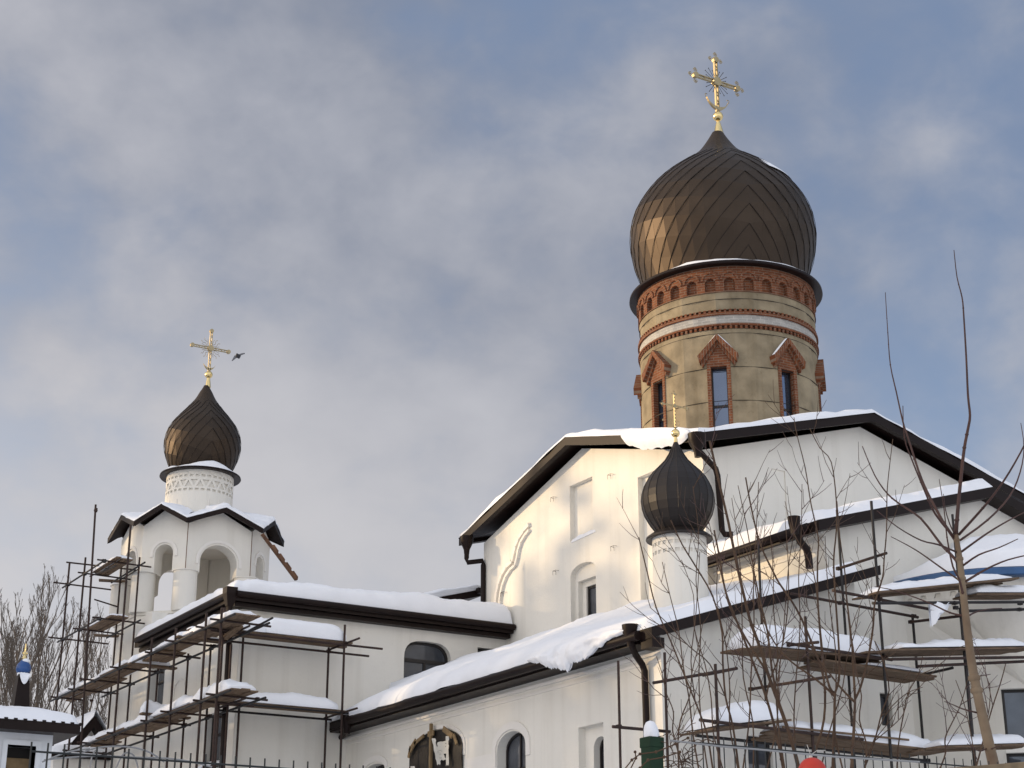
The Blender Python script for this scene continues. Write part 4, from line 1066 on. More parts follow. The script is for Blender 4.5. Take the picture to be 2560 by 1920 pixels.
# loose planks with snow lying across
for (px, py, ex_, x_, h) in ((322, 1659, .85, xo - .1, .28), (352, 1784, 1.0, xo - .12, .35), (441, 1592, 1.1, xo + .0, .13), (470, 1575, 1.15, xo + .25, .12)):
    a = P(px, py, x=x_); 
    m = MB(); m.bar(a, a + Vector((1.35, 0, -.02)), .24, .05); build('cross_plank', m, 'woodx', sl)
    snowon(sl, a + Vector((0, -.12, .026)), (1.15, 0, 0), (0, .24, 0), h * .8, int(px), .5, 26)

# --- tower lift of the same scaffold
z3 = lambda X, Y: (120 + .19284 * X, 1240 + .19284 * Y)
zt = [P(*z3(655, 880), x=xo).z, P(*z3(285, 1150), x=xo).z]
ta = P(*z3(285, 1155), x=xo); tb_ = P(*z3(655, 875), x=xo)
stw = scaffold('scaffolding', 'small scaffold lift of tubes and short planks in front of the bell tower arches', (15, 48.5, 0))
yA, yB_, yC = yo[0], yo[1], yo[2]
z1_ = P(*qs(620, 50), x=xo).z; z1b = P(*qs(430, 160), x=xo).z; zT1 = (z1_ + z1b) / 2
zT2 = (ta.z + P(*z3(480, 1020), x=xo).z + tb_.z) / 3
for zT, ex2 in ((zT1, .5), (zT2, .25)):
    rail(stw, (xo - .04, yC - .25, zT), (xo - .04, yA + .45, zT), .024, 'darktube', [(xo, y, zT) for y in (yA, yB_, yC)])
    rail(stw, (xi - .04, yi[1] - .6, zT - .02), (xi - .04, yi[0] + .7, zT - .02), .024, 'darktube')
    for y in (yA, yB_, yC):
        rail(stw, (xo - .45 if y == yA else xo - .2, y + .05, zT + .05), (XL - .05, y + .05, zT + .03), .022, 'rust', [(xo, y + .05, zT + .05)], name='transom')
    deck(stw, (xo + .25, yC - .25, zT + .10), (0, 2.3, 0), (.55, 0, 0), 3, 'wood', sd=int(zT * 10)); snowon(stw, (xo + .25, yC - .2, zT + .125), (0, 2.2, 0), (.55, 0, 0), .12, int(zT), .6, 26)
    m = MB(); m.bar((xo + .7, yB_ + .8, zT + .06), (XL, yB_ + .5, zT + .05), .22, .05); build('cross_plank', m, 'woodx', stw)
za_ = P(*z3(240, 858), y=yB_).z
rail(stw, P(*z3(238, 858), y=yB_ - .3), P(*z3(1255, 972), y=yB_ - .3), .022, 'rust', name='guard_rail')
rail(stw, P(*z3(600, 1340), y=yB_ + .6), P(*z3(912, 1438), y=yB_ + .6), .020, 'rust', name='guard_rail')
rail(stw, P(*z3(545, 1040), x=xo + .3), P(*z3(880, 905), x=xo + .3), .020, 'darktube', name='guard_rail')
rail(stw, P(*z3(950, 1080), x=xi), P(*z3(1180, 945), x=xi), .020, 'darktube', name='guard_rail')
m = MB(); hk = Vector((xo - rt[0] * .385, yo[2] - rt[1] * .385, P(*z3(675, 180), d=math.hypot(xo, yo[2])).z))
m.tube([hk + Vector((.06 * math.cos(a), 0, .04 * math.sin(a))) for a in (0, .8, 1.6, 2.4, 3.2, 4.0, 4.8)], .008, 4); m.box(hk.x - .04, hk.x + .04, hk.y - .04, hk.y + .04, hk.z - .05, hk.z + .07)
build('clamp', m, 'rust', stw)

# --- across the refectory's front
sf = scaffold('scaffolding', 'rusty tube scaffold with deep rounded snow on its planks across the refectory front', (17.5, 39.5, 0))
yin = YL - .42; pin = P(823, 1625, y=yin); zf = pin.z; pou = P(863, 1612, z=zf); you = pou.y
plo = P(810, 1790, y=yin); zf2 = plo.z
for (px, top, bot, yy, m) in ((864, 1562, 0, you, 'rust'), (823, 1619, 0, yin, 'rust'), (609, 1545, 0, yin, 'rust'), (560, 1519, 0, you, 'rust'), (577, 1610, 0, you + .2, 'rust')):
    p = P(px, 1650, y=yy); pole(sf, (P(px, top, y=yy).x, yy, 0), P(px, top, y=yy).z, .031, m)
xa = P(556, 1573, y=you).x; xb = P(956, 1625, y=you).x
rail(sf, (xa - .3, you, zf), (xb, you, zf), .026, 'rust', [(pou.x, you, zf)])
rail(sf, (P(600, 1600, y=yin).x - .9, yin, zf - .05), (P(922, 1644, y=yin).x, yin, zf - .05), .026, 'rust', [(pin.x, yin, zf - .05)])
rail(sf, (xa - .3, you, zf2 - .02), (P(880, 1780, y=you).x, you, zf2 - .02), .024, 'darktube')
rail(sf, (P(540, 1771, y=yin).x, yin, zf2 - .08), (P(829, 1797, y=yin).x, yin, zf2 - .08), .026, 'darktube')
for x in (pou.x, P(590, 1600, y=you).x): 
    for z in (zf + .05, zf2 + .0): rail(sf, (x + .04, you - .75, z), (x + .04, YL - .08, z), .024, 'rust', [(x, you, z)], name='transom')
rail(sf, P(*z2(320, 745), y=you - .1), P(*z2(485, 655), x=P(*z2(320, 745), y=you - .1).x), .024, 'darktube', name='transom')
xl0 = P(565, 1590, y=you).x; xl1 = P(885, 1630, y=you).x
deck(sf, (xl0, you + .1, zf + .09), (xl1 - xl0, 0, 0), (0, .75, 0), 3, 'woodx', sd=31)
deck(sf, (xl0 - .2, you + .1, zf2 + .04), (xl1 - xl0 + .1, 0, 0), (0, .75, 0), 3, 'woodx', sd=32)
xs1 = P(868, 1620, y=you).x; xm = P(668, 1570, y=you).x
snowon(sf, (xm, you + .06, zf + .115), (xs1 - xm, 0, 0), (0, .82, 0), .46, 5, .10, 40, p=3.4)
snowon(sf, (xl0, you + .1, zf + .115), (xm - xl0 + .35, 0, 0), (0, .75, 0), .42, 9, .55, 40)
xs2 = P(862, 1770, y=you).x
snowon(sf, (xl0 - .1, you + .06, zf2 + .065), (xs2 - xl0 - .05, 0, 0), (0, .8, 0), .34, 15, .25, 40, p=3)
m = MB(); a = P(560, 1597, y=you + .1); m.bar(a, P(600, 1565, x=a.x + .15), .2, .05); build('cross_plank', m, 'wood', sf)

# --- in front of the aisle's and annex's gable side (right)
sr = scaffold('scaffolding', 'dark tube scaffold with snowy decks before the grey gable end, behind the saplings', (24, 25, 0))
yi_, yo_ = 25.72, 24.5
def vp(px0, py0, yy, m='rust', r=.028, bot=0): 
    p = P(px0, py0, y=yy); pole(sr, p, p.z, r, m, bot)
vp(*q4(367, 940), yi_, 'darktube'); vp(*q4(1160, 700), yo_, 'darktube', .03); vp(*q4(922, 760), yi_, 'darktube'); vp(*q5(698, 390), yo_, 'rust', .03)
vp(*q5(75, 720), yo_, 'rust', .03); vp(1659.6, 1631, yi_ - .3, 'rust'); vp(*z6(2012, 505), yi_ - .5, 'rust')
vp(*q5(1445, 375), yi_, 'darktube', .03); vp(*q5(1770, 330), 24.2, 'darktube', .034); vp(*q4(1715, 790), 25.0, 'darktube', .028)
vp(1545.6, 1652, 25.6, 'rust', .026)
rail(sr, P(*z6(1205, 1000), y=25.55), P(*z6(1660, 1040), y=25.55), .026, 'rust', [P(*z6(1255, 1000), y=25.6)])
def rl(a, b, yy, m='rust', r=.027, nm='ledger', cl=()): rail(sr, P(*a, y=yy), P(*b, y=yy), r, m, [P(*c, y=yy) for c in cl], nm)
rl(q5(600, 232), q5(1480, 396), yi_ - .04, 'rust', cl=[q5(942, 297), q5(1450, 388)])
rl(q5(890, 210), q5(1560, 340), yo_ - .04, 'rust', cl=[q5(1215, 272)])
rl(q5(1165, 298), q5(2230, 290), 24.1, 'darktube', cl=[q5(1732, 297), q5(1740, 330)])
rl(q5(1820, 352), q5(2240, 340), 24.4, 'darktube', cl=[q5(2185, 300), q5(2180, 342)])
rl(q5(355, 650), q5(1515, 810), yi_ - .04, 'darktube', cl=[q5(380, 654), q5(960, 733), q5(1492, 806)])
rl(q5(575, 575), q5(1300, 690), yo_ - .04, 'rust', cl=[q5(712, 590), q5(1248, 672)])
rl(q5(1300, 685), q5(2230, 672), 24.0, 'rust', nm='toe_board'); rl(q5(1480, 735), q5(2230, 700), 24.1, 'rust')
rl(q5(-30, 1105), q5(1100, 1240), yo_ - .04, 'rust', cl=[q5(78, 1120)])
rl(q5(-60, 1212), q5(1560, 1390), yi_ - .04, 'darktube', cl=[q5(975, 1320), q5(1545, 1385)])
def trn(a, b, yy, m='rust', cl=()):
    p = P(*a, y=yy); rail(sr, p, P(*b, x=p.x), .026, m, [p], 'transom')
trn(q4(930, 1165), q4(1262, 1058), yi_, 'rust'); trn(q5(325, 892), q5(870, 805), yi_, 'rust'); trn(q5(575, 590), q5(790, 568), yo_ + .15, 'rust')
rail(sr, P(*z6(1525, 655), y=yi_ - .3), P(*z6(2190, 540), y=yi_ - .5), .026, 'rust', name='guard_rail')
rail(sr, P(*q5(-10, 797), y=yo_ + .2), P(*q5(230, 748), y=yo_), .026, 'rust', name='guard_rail')
trn(q5(1480, 800), q5(1720, 745), yi_, 'darktube'); trn(q5(1430, 428), q5(1790, 385), yi_ - .1, 'rust')
# decks
def dk(pl, pr, y0_, y1_, n, sd, h, seed, snowl=None, snowr=None, amp=.25, th=.038, p=2.8):
    a = P(*pl, y=y0_); b = P(*pr, y=y0_); z = (a.z + b.z) / 2
    deck(sr, (a.x, y0_, z), (b.x - a.x, 0, b.z - a.z), (0, y1_ - y0_, 0), n, 'woodx', th, .38, sd)
    if h:
        sx0 = P(*(snowl or pl), y=y0_).x; sx1 = P(*(snowr or pr), y=y0_).x
        snowon(sr, (sx0, y0_ + .02, z + .03 + (b.z - a.z) * (sx0 - a.x) / (b.x - a.x)), (sx1 - sx0, 0, (b.z - a.z) * (sx1 - sx0) / (b.x - a.x)), (0, y1_ - y0_ - .04, 0), h, seed, amp, 44, p)
dk(q5(405, 610), q5(1230, 690), yo_ + .1, yi_ - .15, 3, 41, .50, 51, q5(385, 600), q5(1245, 690), .12, p=3.4)
dk(q5(910, 690), q5(1610, 790), yo_ + .1, yi_ - .15, 3, 42, .10, 52, q5(1130, 690), q5(1520, 730), .3)
dk(q5(1280, 690), q5(2260, 672), 24.0, 25.0, 3, 43, .17, 53, q5(1390, 690), q5(2260, 690), .75)
dk(q5(1255, 345), q5(2150, 245), 24.2, 25.1, 3, 44, .20, 54, q5(1240, 330), q5(2150, 240), .30, p=2.0)
dk(q5(1900, 262), q5(2300, 262), 24.3, 25.0, 3, 49, .20, 59)
dk(q5(95, 1205), q5(560, 1150), yo_ + .0, yi_ - .2, 3, 45, .42, 55, q5(90, 1200), q5(545, 1140), .2)
dk(q5(560, 1180), q5(1640, 1310), yo_ + .0, yi_ - .2, 3, 46, .30, 56, q5(600, 1150), q5(1640, 1305), .35)
dk(q5(1650, 1330), q5(2260, 1310), 24.0, 25.0, 3, 47, .20, 57, None, None, .5)
dk(q5(610, 1160), q5(1410, 1240), yo_ - .08, yo_ - .02, 1, 48, 0, 0)
# torn tongue of snow hanging through the deck
m = MB(); a = P(*q5(1565, 300), y=24.2)
m.grid(lambda u, v: a + Vector(((u - .1) * .58 * (1 - .75 * v ** 1.5) - .05 * v, -.05 - .14 * math.sin(PI * u) * (1 - .4 * v), -.52 * v * (1 - .55 * u) + .09 * fbm(u * 3, v * 3, 6))), 14, 14)
m.grid(lambda u, v: a + Vector(((u - .1) * .58 * (1 - .75 * v ** 1.5) - .05 * v, .10 * math.sin(PI * u) * (1 - v), -.52 * v * (1 - .55 * u) + .09 * fbm(u * 3, v * 3, 6))), 14, 14)
build('snow_tongue', m, 'snow', sr, smooth=True)

# ------------------------------------------------------------------ young trees in the foreground
def branchpts(px, d0, d1=None, wob=0.0):
    n = len(px); d1 = d0 if d1 is None else d1
    return [P(*q, d=d0 + (d1 - d0) * k / max(1, n - 1)) for k, q in enumerate(px)]
def smoothpath(pts, k=3):
    out = []
    for i in range(len(pts) - 1):
        p0 = pts[max(i - 1, 0)]; p1 = pts[i]; p2 = pts[i + 1]; p3 = pts[min(i + 2, len(pts) - 1)]
        for q in range(k):
            f = q / k; out.append(.5 * (2 * p1 + (p2 - p0) * f + (2 * p0 - 5 * p1 + 4 * p2 - p3) * f * f + (3 * p1 - p0 - 3 * p2 + p3) * f ** 3))
    out.append(pts[-1]); return out
def tubevar(mb, pts, r0, r1, n=6, knots=0, rng=None):
    m = len(pts)
    mb.tube(pts, r0, n, r1)
    if knots:
        for k in range(1, m - 1):
            if rng.random() < knots:
                rr = r0 + (r1 - r0) * k / (m - 1); mb.sphere(pts[k], rr * 1.45, 5, (1, 1, .8))
rngt = random.Random(17)
DT = 8.2
tree = thing('young_tree', 'young bare tree with a pale trunk and long reddish shoots standing before the apse', 'tree', P(2484, 1915, d=DT) * 1.0)
tree.location.z = 0
tk = [q5(2002, 1415), q5(1962, 1240), q5(1905, 990), q5(1855, 740), q5(1830, 560), q5(1803, 330), q5(1782, 130), q4(1768, 1100), q4(1752, 1000), q4(1742, 925)]
pts = smoothpath(branchpts(tk, DT)); base = pts[0] + Vector((pts[0] - pts[1])) * 2; base.z = 0
base = Vector((pts[0].x + .1, pts[0].y - .05, 0))
m = MB(); tubevar(m, [base] + pts, .027, .011, 10, .25, rngt); build('trunk', m, 'palebark', tree, smooth=True)
def sh(pl, r0, r1, d1, mtl='redbark'):
    p = smoothpath(branchpts(pl, DT, DT + d1)); m = MB(); tubevar(m, p, r0 * .5, r1 * .5, 6, .22, rngt); build('branch', m, mtl, tree, smooth=True)
sh([q4(1743, 930), q4(1745, 880), q4(1760, 700), q4(1780, 500), q4(1800, 330), q3(640, 1120), q3(652, 1040), q3(640, 920), q3(630, 700), q3(615, 450), q3(605, 340), q3(575, 220), q3(557, 60)], .021, .004, -.2)
sh([q4(1735, 965), q4(1690, 900), q4(1640, 820), q4(1540, 630), q4(1480, 480), q4(1410, 260), q3(255, 1080), q3(215, 900), q3(180, 740), q3(165, 550), q3(150, 310)], .018, .004, .5)
sh([q4(1730, 950), q4(1600, 790), q4(1530, 640), q4(1440, 420), q4(1385, 260), q4(1375, 40)], .013, .004, -.5)
sh([q4(1762, 930), q4(1890, 790), q4(2000, 660), q4(2110, 500), q4(2225, 290), q4(2300, 100)], .014, .006, -.6)
sh([q4(1770, 970), q4(1960, 830), q4(2110, 670), q4(2185, 500), q4(2212, 330), q4(2190, 160)], .012, .004, .6)
sh([q4(1778, 1050), q4(1960, 920), q4(2120, 825), q4(2290, 740)], .012, .006, .3)
sh([q4(1790, 1145), q4(1900, 1070), q4(2040, 1020), q4(2170, 960)], .011, .004, -.3)
sh([q4(1802, 1258), q4(1950, 1170), q4(2100, 1105), q4(2290, 1060)], .014, .006, .2)
sh([q4(1820, 1498), q4(1870, 1470), q4(1960, 1446), q4(2060, 1440)], .010, .004, .2)
sh([q4(1770, 1140), q4(1700, 1060), q4(1640, 1000), q4(1500, 820), q4(1370, 730), q4(1270, 650), q4(1180, 520), q4(1095, 320)], .016, .005, .4)
sh([q4(1755, 1055), q4(1620, 1000), q4(1500, 970), q4(1340, 880), q4(1195, 765)], .010, .004, -.4)
sh([q4(1778, 1255), q4(1640, 1160), q4(1500, 1060), q4(1400, 1000), q4(1293, 945)], .010, .004, .4)
sh([q4(1790, 1490), q4(1700, 1470), q4(1550, 1400), q4(1330, 1320), q4(1180, 1290)], .011, .004, .1)
sh([q4(1795, 1365), q4(1765, 1240), q4(1720, 1150), q4(1680, 950), q4(1660, 760), q4(1625, 545)], .013, .003, -.3)
sh([q4(1735, 930), q4(1700, 860), q4(1670, 760), q4(1655, 650)], .008, .003, -.3)
sh([q5(1888, 1056), q5(1790, 1030), q5(1720, 1000), q5(1662, 978)], .009, .003, -.2)
sh([q5(1960, 1300), q5(1900, 1320), q5(1820, 1270)], .008, .003, -.2); sh([q5(1975, 1310), q5(2030, 1290), q5(2060, 1283)], .007, .003, -.2)
sh([q5(1845, 620), q5(1780, 615), q5(1690, 612)], .007, .003, .1); sh([q5(1845, 612), q5(1920, 612)], .007, .003, .1); sh([q5(1890, 805), q5(1980, 790)], .007, .003, .1)

# thicket of saplings: each stem is a tree of its own
def sapling(label, stems, d, r0, seed, twig=1.35, up=12):
    r0 *= .86
    rg = random.Random(seed); b0 = P(*stems[0][0], d=d); t = thing('sapling', label, 'sapling', (b0.x, b0.y, 0), 'bare saplings behind the fence')
    def twigs(pl, rr, lev, dd):
        # side shoots along a pixel polyline, alternating, leaning with the stem
        tot = 0
        for a, b in zip(pl, pl[1:]):
            L = math.dist(a, b); n = max(1, int(L / (64 if lev == 0 else 45) * twig))
            ang = math.atan2(-(b[1] - a[1]), b[0] - a[0])
            for k in range(n):
                if rg.random() > .72: continue
                f = (k + rg.random()) / n; o = (a[0] + (b[0] - a[0]) * f, a[1] + (b[1] - a[1]) * f); tot += 1
                th = ang + (1 if rg.random() < .5 else -1) * R(rg.uniform(18, 50)); ln = rg.uniform(35, 150) * (1 if lev == 0 else .45)
                q = [o]; cv = rg.uniform(-.15, .35) * (1 if math.cos(th) < 0 else -1) * -1
                for i in range(1, 4):
                    th2 = th + (PI / 2 - th) * .10 * i + rg.uniform(-.1, .1); q.append((q[-1][0] + ln / 3 * math.cos(th2), q[-1][1] - ln / 3 * math.sin(th2)))
                d2 = dd + rg.uniform(-.35, .35)
                p = branchpts(q, dd, d2); tw.tube(p, rr, 4, .0011, cap=False)
                if lev == 0 and ln > 70: twigs(q, rr * .7, 1, d2)
    tk = MB()
    for i, st_ in enumerate(stems):
        dd = d + rg.uniform(-.15, .15) if i else d
        p = smoothpath(branchpts(st_, dd, dd + rg.uniform(-.4, .4)))
        ra = r0 * (1 if i == 0 else .62)
        if i == 0: p = [Vector((p[0].x, p[0].y, 0))] + p
        m = MB(); tubevar(m, p, ra, .0020 if i or len(stems) == 1 else ra * .6, 7, .2, rg); bo = build('trunk' if i == 0 else 'branch', m, 'bark', t, smooth=True)
        tw = MB(); twigs(st_[max(0, len(st_) // 6):], .0026 * d / 9, 0, dd); build('twigs', tw, 'redbark' if seed % 3 == 0 else 'bark', bo)
    return t
sapling('bare sapling with a smooth forked brown trunk, right of the middle of the thicket', [[q5(1022, 1438), q5(1035, 1200), q5(1045, 960)],
    [q5(1045, 960), q5(1030, 700), q5(1020, 550), q5(985, 250), q4(975, 1200), q4(940, 950), q4(920, 700)],
    [q5(1045, 960), q5(1085, 870), q5(1140, 650), q5(1170, 450), q5(1180, 300), q5(1235, 120), q4(1245, 1100), q4(1262, 900), q4(1265, 650), q4(1280, 480), q4(1305, 270)],
    [q5(1040, 980), q5(960, 900), q5(880, 800), q5(760, 640), q5(660, 450)]], 8.8, .0125, 2)
sapling('bare sapling with a brown trunk splitting into two upright leaders', [[q5(893, 1438), q5(900, 1200), q5(905, 920)],
    [q5(905, 920), q5(870, 880), q5(830, 720), q5(795, 400), q5(785, 200), q4(785, 1100), q4(790, 950), q4(740, 720), q4(700, 470), q4(640, 230), q4(622, 120)],
    [q5(905, 920), q5(932, 830), q5(935, 650), q5(905, 200), q4(897, 1100), q4(915, 900), q4(915, 700), q4(880, 430), q4(800, 330), q4(730, 195)],
    [q5(900, 940), q5(840, 880), q5(740, 800), q5(600, 700), q5(480, 560), q5(380, 330), q4(330, 1150), q4(240, 900)]], 9.0, .0125, 4)
sapling('thick leaning bare sapling crossing the dark doorway behind the fence', [[q5(655, 1438), q5(600, 1230), q5(520, 1000), q5(440, 780), q5(400, 640), q5(330, 450), q4(300, 1450), q4(230, 1150), q4(170, 850), q4(100, 550), q4(40, 285)],
    [q5(520, 1000), q5(470, 760), q5(440, 500), q5(380, 250), q4(340, 1150), q4(300, 900), q4(235, 590)],
    [q5(440, 780), q5(300, 560), q5(180, 330), q4(130, 1250), q4(60, 980)]], 9.4, .0135, 6)
sapling('slim bare sapling in front of the low snowy deck, leaning left', [[q5(548, 1438), q5(500, 1200), q5(430, 950), q5(360, 760), q5(250, 480), q5(150, 220), q4(110, 1100), q4(70, 900)],
    [q5(430, 950), q5(460, 820), q5(530, 640), q5(570, 420), q5(585, 200), q4(580, 1080), q4(560, 820)]], 9.8, .010, 9, 1.2)
sapling('slender bare sapling rising past the grey gable to the tall eave', [[q5(772, 1320), q5(830, 1100), q5(828, 820), q5(740, 560), q5(640, 340), q5(520, 160), q4(480, 1190), q4(390, 1000), q4(330, 760), q4(288, 535)],
    [q5(828, 820), q5(800, 500), q5(770, 150), q4(720, 1100), q4(610, 900), q4(560, 700)]], 10.2, .009, 11, 1.2)
sapling('thin bare sapling just right of the green fence post', [[q5(60, 1438), q5(20, 1200), q5(-60, 980), q5(-150, 760), q5(-230, 560), q5(-330, 330), q4(-390, 1200), q4(-450, 950)],
    [q5(-60, 980), q5(-90, 700), q5(-60, 420), q5(-40, 150), q4(-30, 1050)]], 9.2, .0065, 12, 1.1)
sapling('thin bare sapling leaning left before the leftmost tubes of the gable scaffold', [[q5(240, 1438), q5(200, 1150), q5(150, 950), q5(130, 700), q5(125, 500), q5(60, 250), q5(-60, 40), q4(-150, 1000), q4(-230, 830)],
    [q5(150, 950), q5(40, 720), q5(-100, 600), q5(-260, 430), q5(-370, 330)]], 9.6, .0075, 13, 1.2)
sapling('thin bare sapling with many side shoots before the small dark door', [[q5(1110, 1438), q5(1180, 1250), q5(1230, 1050), q5(1280, 900), q5(1240, 700), q5(1180, 560)],
    [q5(1180, 1250), q5(1300, 1150), q5(1380, 1060), q5(1420, 910)], [q5(1110, 1400), q5(1250, 1080), q5(1390, 930), q5(1510, 880)]], 9.9, .006, 14, 1.3)
sapling('thin bare sapling with twin stems left of the pale young tree', [[q5(1880, 1438), q5(1930, 1250), q5(1990, 1030), q5(2050, 850), q5(2085, 720)],
    [q5(1880, 1438), q5(1850, 1230), q5(1800, 1000), q5(1740, 830)], [q5(1930, 1250), q5(1975, 1000), q5(1975, 850)]], 9.1, .0055, 15, .8)

rx = random.Random(41)
for k, (xb, xt, yt_, lab) in enumerate(((1708, 1640, 1640, 'thin bare whip of a sapling beside the snow-capped green post'), (1742, 1662, 1405, 'tall thin bare whip crossing the cupola drum'), (1802, 1712, 1400, 'thin bare whip with its tip over the aisle verge'), (1838, 1778, 1300, 'slender bare whip rising in front of the annex string course'),
        (1880, 1835, 1245, 'slender bare whip ending beside the annex eave'), (1955, 1925, 1330, 'upright bare whip in the middle of the thicket'), (2062, 2150, 1510, 'bare whip leaning right across the middle snowy deck'), (2240, 2300, 1640, 'short bare whip before the dark downpipe of the apse'), (2170, 2120, 1560, 'short bare whip left of the small dark door'), (2345, 2420, 1700, 'short bare whip just left of the pale trunk'),
        (1760, 1735, 1215, 'tall bare whip whose tip stands against the tall grey gable left of its downpipe end'), (1860, 1905, 1205, 'tall bare whip bending right before the grey gable wall'), (1990, 2010, 1210, 'tall straight bare whip reaching the annex snow line'), (1925, 1985, 1290, 'bare whip crossing the annex downpipe'), (2100, 2060, 1340, 'bare whip between the two forked saplings and the annex wall'), (1990, 1890, 1480, 'bare whip slanting left across the middle snowy deck'), (1690, 1750, 1560, 'bare whip slanting right beside the corner downpipe of the aisle'))):
    n = 6; st0 = [(xb + (xt - xb) * (i / n) ** 1.1 + rx.uniform(-9, 9), 1919 + (yt_ - 1919) * i / n) for i in range(n + 1)]
    sapling(lab, [st0], rx.uniform(8.6, 10.4), .0058, 60 + k, 1.25)

# ------------------------------------------------------------------ fence, its post and odds and ends
YF = 5.05
fence = thing('mesh_fence', 'dark welded wire mesh fence with a bent top line along the foreground', 'fence', (3.5, YF, 0))
def fpanel(x0, x1, zt, spike, name='mesh_panel'):
    m = MB(); x = x0
    while x < x1:
        z0 = zt - .16; pts = [(x, YF, zt + spike), (x, YF, z0), (x, YF - .022, z0 - .045), (x, YF, z0 - .09), (x, YF, zt - .55)]
        m.tube(pts, .0029, 4); x += .05
    for z in (zt, zt - .16, zt - .25, zt - .40, zt - .55): m.tube([(x0, YF - .003, z), (x1, YF - .003, z)], .0031, 4)
    build(name, m, 'wire', fence)
zr_ = P(1674, 1851, y=YF).z
fpanel(3.82, 6.9, zr_, .03)
zl_ = P(335, 1896, y=YF).z
fpanel(1.36, 3.62, zl_, .028)
pm = P(1663, 1880, y=YF); pxl = P(1621, 1860, y=YF - .03).x; pxr = pxl + .06; ptop = P(1640, 1848, y=YF).z
m = MB(); m.box(pxl, pxr, YF - .04, YF + .02, 0, ptop); m.box(pxl - .003, pxr + .003, YF - .043, YF + .023, ptop - .035, ptop + .003); build('post', m, 'green', fence, bevel=.003)
m = MB(); c = Vector(((pxl + pxr) / 2, YF - .01, ptop + .003)); 
m.grid(lambda u, v: c + Vector((.030 * math.cos(2 * PI * u) * se(.5 + v / 2, 2.0) ** .8 * (1 + .15 * fbm(u * 3, v)) - .006 * v, .030 * math.sin(2 * PI * u) * se(.5 + v / 2, 2.0) ** .8, .062 * v)), 20, 10)
build('snow_cap', m, 'snow', fence, smooth=True)
m = MB(); m.tube([P(*q, d=6.0) for q in [(1674, 1851), (1800, 1866), (1900, 1874), (2010, 1885), (2100, 1893), (2300, 1905)]], .0035, 5)
build('top_wire', m, 'zinc', fence)
m = MB(); rg = random.Random(2)
for k in range(26):
    o = (rg.uniform(1674, 1740), rg.uniform(1850, 1930)); q = [o]
    th = rg.uniform(-.6, 2.6)
    for i in range(6): th += rg.uniform(-.8, .8); q.append((q[-1][0] + 12 * math.cos(th), q[-1][1] - 12 * math.sin(th)))
    m.tube([P(*z, d=6.25 + .06 * math.sin(k)) for z in q], .0016, 4)
for pl in ([(1560, 1925), (1580, 1900), (1600, 1885), (1640, 1880), (1690, 1860), (1720, 1845)], [(1575, 1925), (1590, 1895), (1588, 1880)], [(1600, 1920), (1620, 1900), (1660, 1893), (1700, 1880)]):
    m.tube([P(*z, d=6.05) for z in pl], .0024, 5); rgx = random.Random(len(pl))
    for z in pl: m.sphere(P(*z, d=6.05), .006, 5)
vl = P(1700, 1915, d=6.25)
tag(build('dry_vine', m, 'bark'), 'tangle of dry vine clinging beside the green fence post', 'vine')
# red ball tied to the fence
rb = P(2031, 1930, d=6.3); RB = 31.5 / F * 6.9
ball = thing('red_ball', 'red plastic ball with a white knotted string at the bottom edge', 'ball', rb)
m = MB(); m.sphere(rb, RB, 24); build('shell', m, 'red', ball, smooth=True)
m = MB(); t0 = rb + Vector((0, 0, RB)); m.lathe(t0.x - .004, t0.y, [(.008, t0.z - .004), (.006, t0.z + .008), (.003, t0.z + .012)], 8)
m.tube([t0 + Vector((-.004, 0, .008)), t0 + Vector((-.012, 0, .03)), t0 + Vector((-.018, 0, .045))], .0016, 4); m.tube([t0 + Vector((-.004, 0, .008)), t0 + Vector((.03, 0, .028)), t0 + Vector((.07, 0, .03))], .0012, 4)
build('string', m, 'cloth', ball)
# board along the bottom right corner
a = P(2350, 1922, d=6.0); b = P(2580, 1903, d=7.2)
m = MB(); m.bar(a - Vector((0, 0, .03)), b - Vector((0, 0, .03)), .03, .06); tag(build('top_board', m, 'plank', None, bevel=.004), 'grey weathered board in the bottom corner below the pale young tree', 'board')
# loops of loose wire on the left panel
m = MB()
for (pl) in ([(205, 1882), (240, 1870), (290, 1866), (340, 1870), (380, 1884), (410, 1905)], [(110, 1900), (180, 1893), (260, 1890), (330, 1893), (420, 1896), (480, 1905), (530, 1918)], [(225, 1920), (230, 1890), (240, 1875)], [(290, 1920), (305, 1890), (318, 1882), (335, 1890), (345, 1920)], [(105, 1905), (170, 1880), (225, 1872)]):
    m.tube(smoothpath([P(*z, d=5.6) for z in pl]), .0028, 5)
tag(build('loose_wire', m, 'zinc'), 'tangled loops of pale loose wire at the bottom left over the fence', 'wire')

# ------------------------------------------------------------------ bird
bc = P(594, 892, d=44); bird = thing('bird', 'dark pigeon in flight with raised wings beside the bell tower cross', 'bird', bc)
rr = Vector((rt[0], rt[1], 0)); upv = Vector((0, 0, 1)); fv = Vector((fw[0], fw[1], 0))
m = MB(); s_ = 44.5 / F
def bp(x, y, z=0.0): return bc + rr * ((x - 594) * s_) + upv * ((892 - y) * s_) + fv * z
m.sphere(bp(595, 890), .068, 10, (1.15, 1.1, .85)); m.sphere(bp(594, 889, -.09), .036, 8); m.tube([bp(594, 889, -.11), bp(594, 889, -.15)], .010, 5, .003); m.tube([bp(595, 890, .05), bp(595.5, 890.5, .13)], .035, 6, .03)
build('body', m, 'bird', bird, smooth=True)
for pl in ([(593, 888), (586, 889), (581, 900), (579.5, 903.5), (584, 900), (591, 894)], [(597, 886), (603, 883), (612, 881.5), (612, 883), (604, 886), (598, 891)]):
    m = MB(); m.prism([bp(x, y, -.02) for x, y in pl], fv * .05); build('wing', m, 'birdwing', bird)

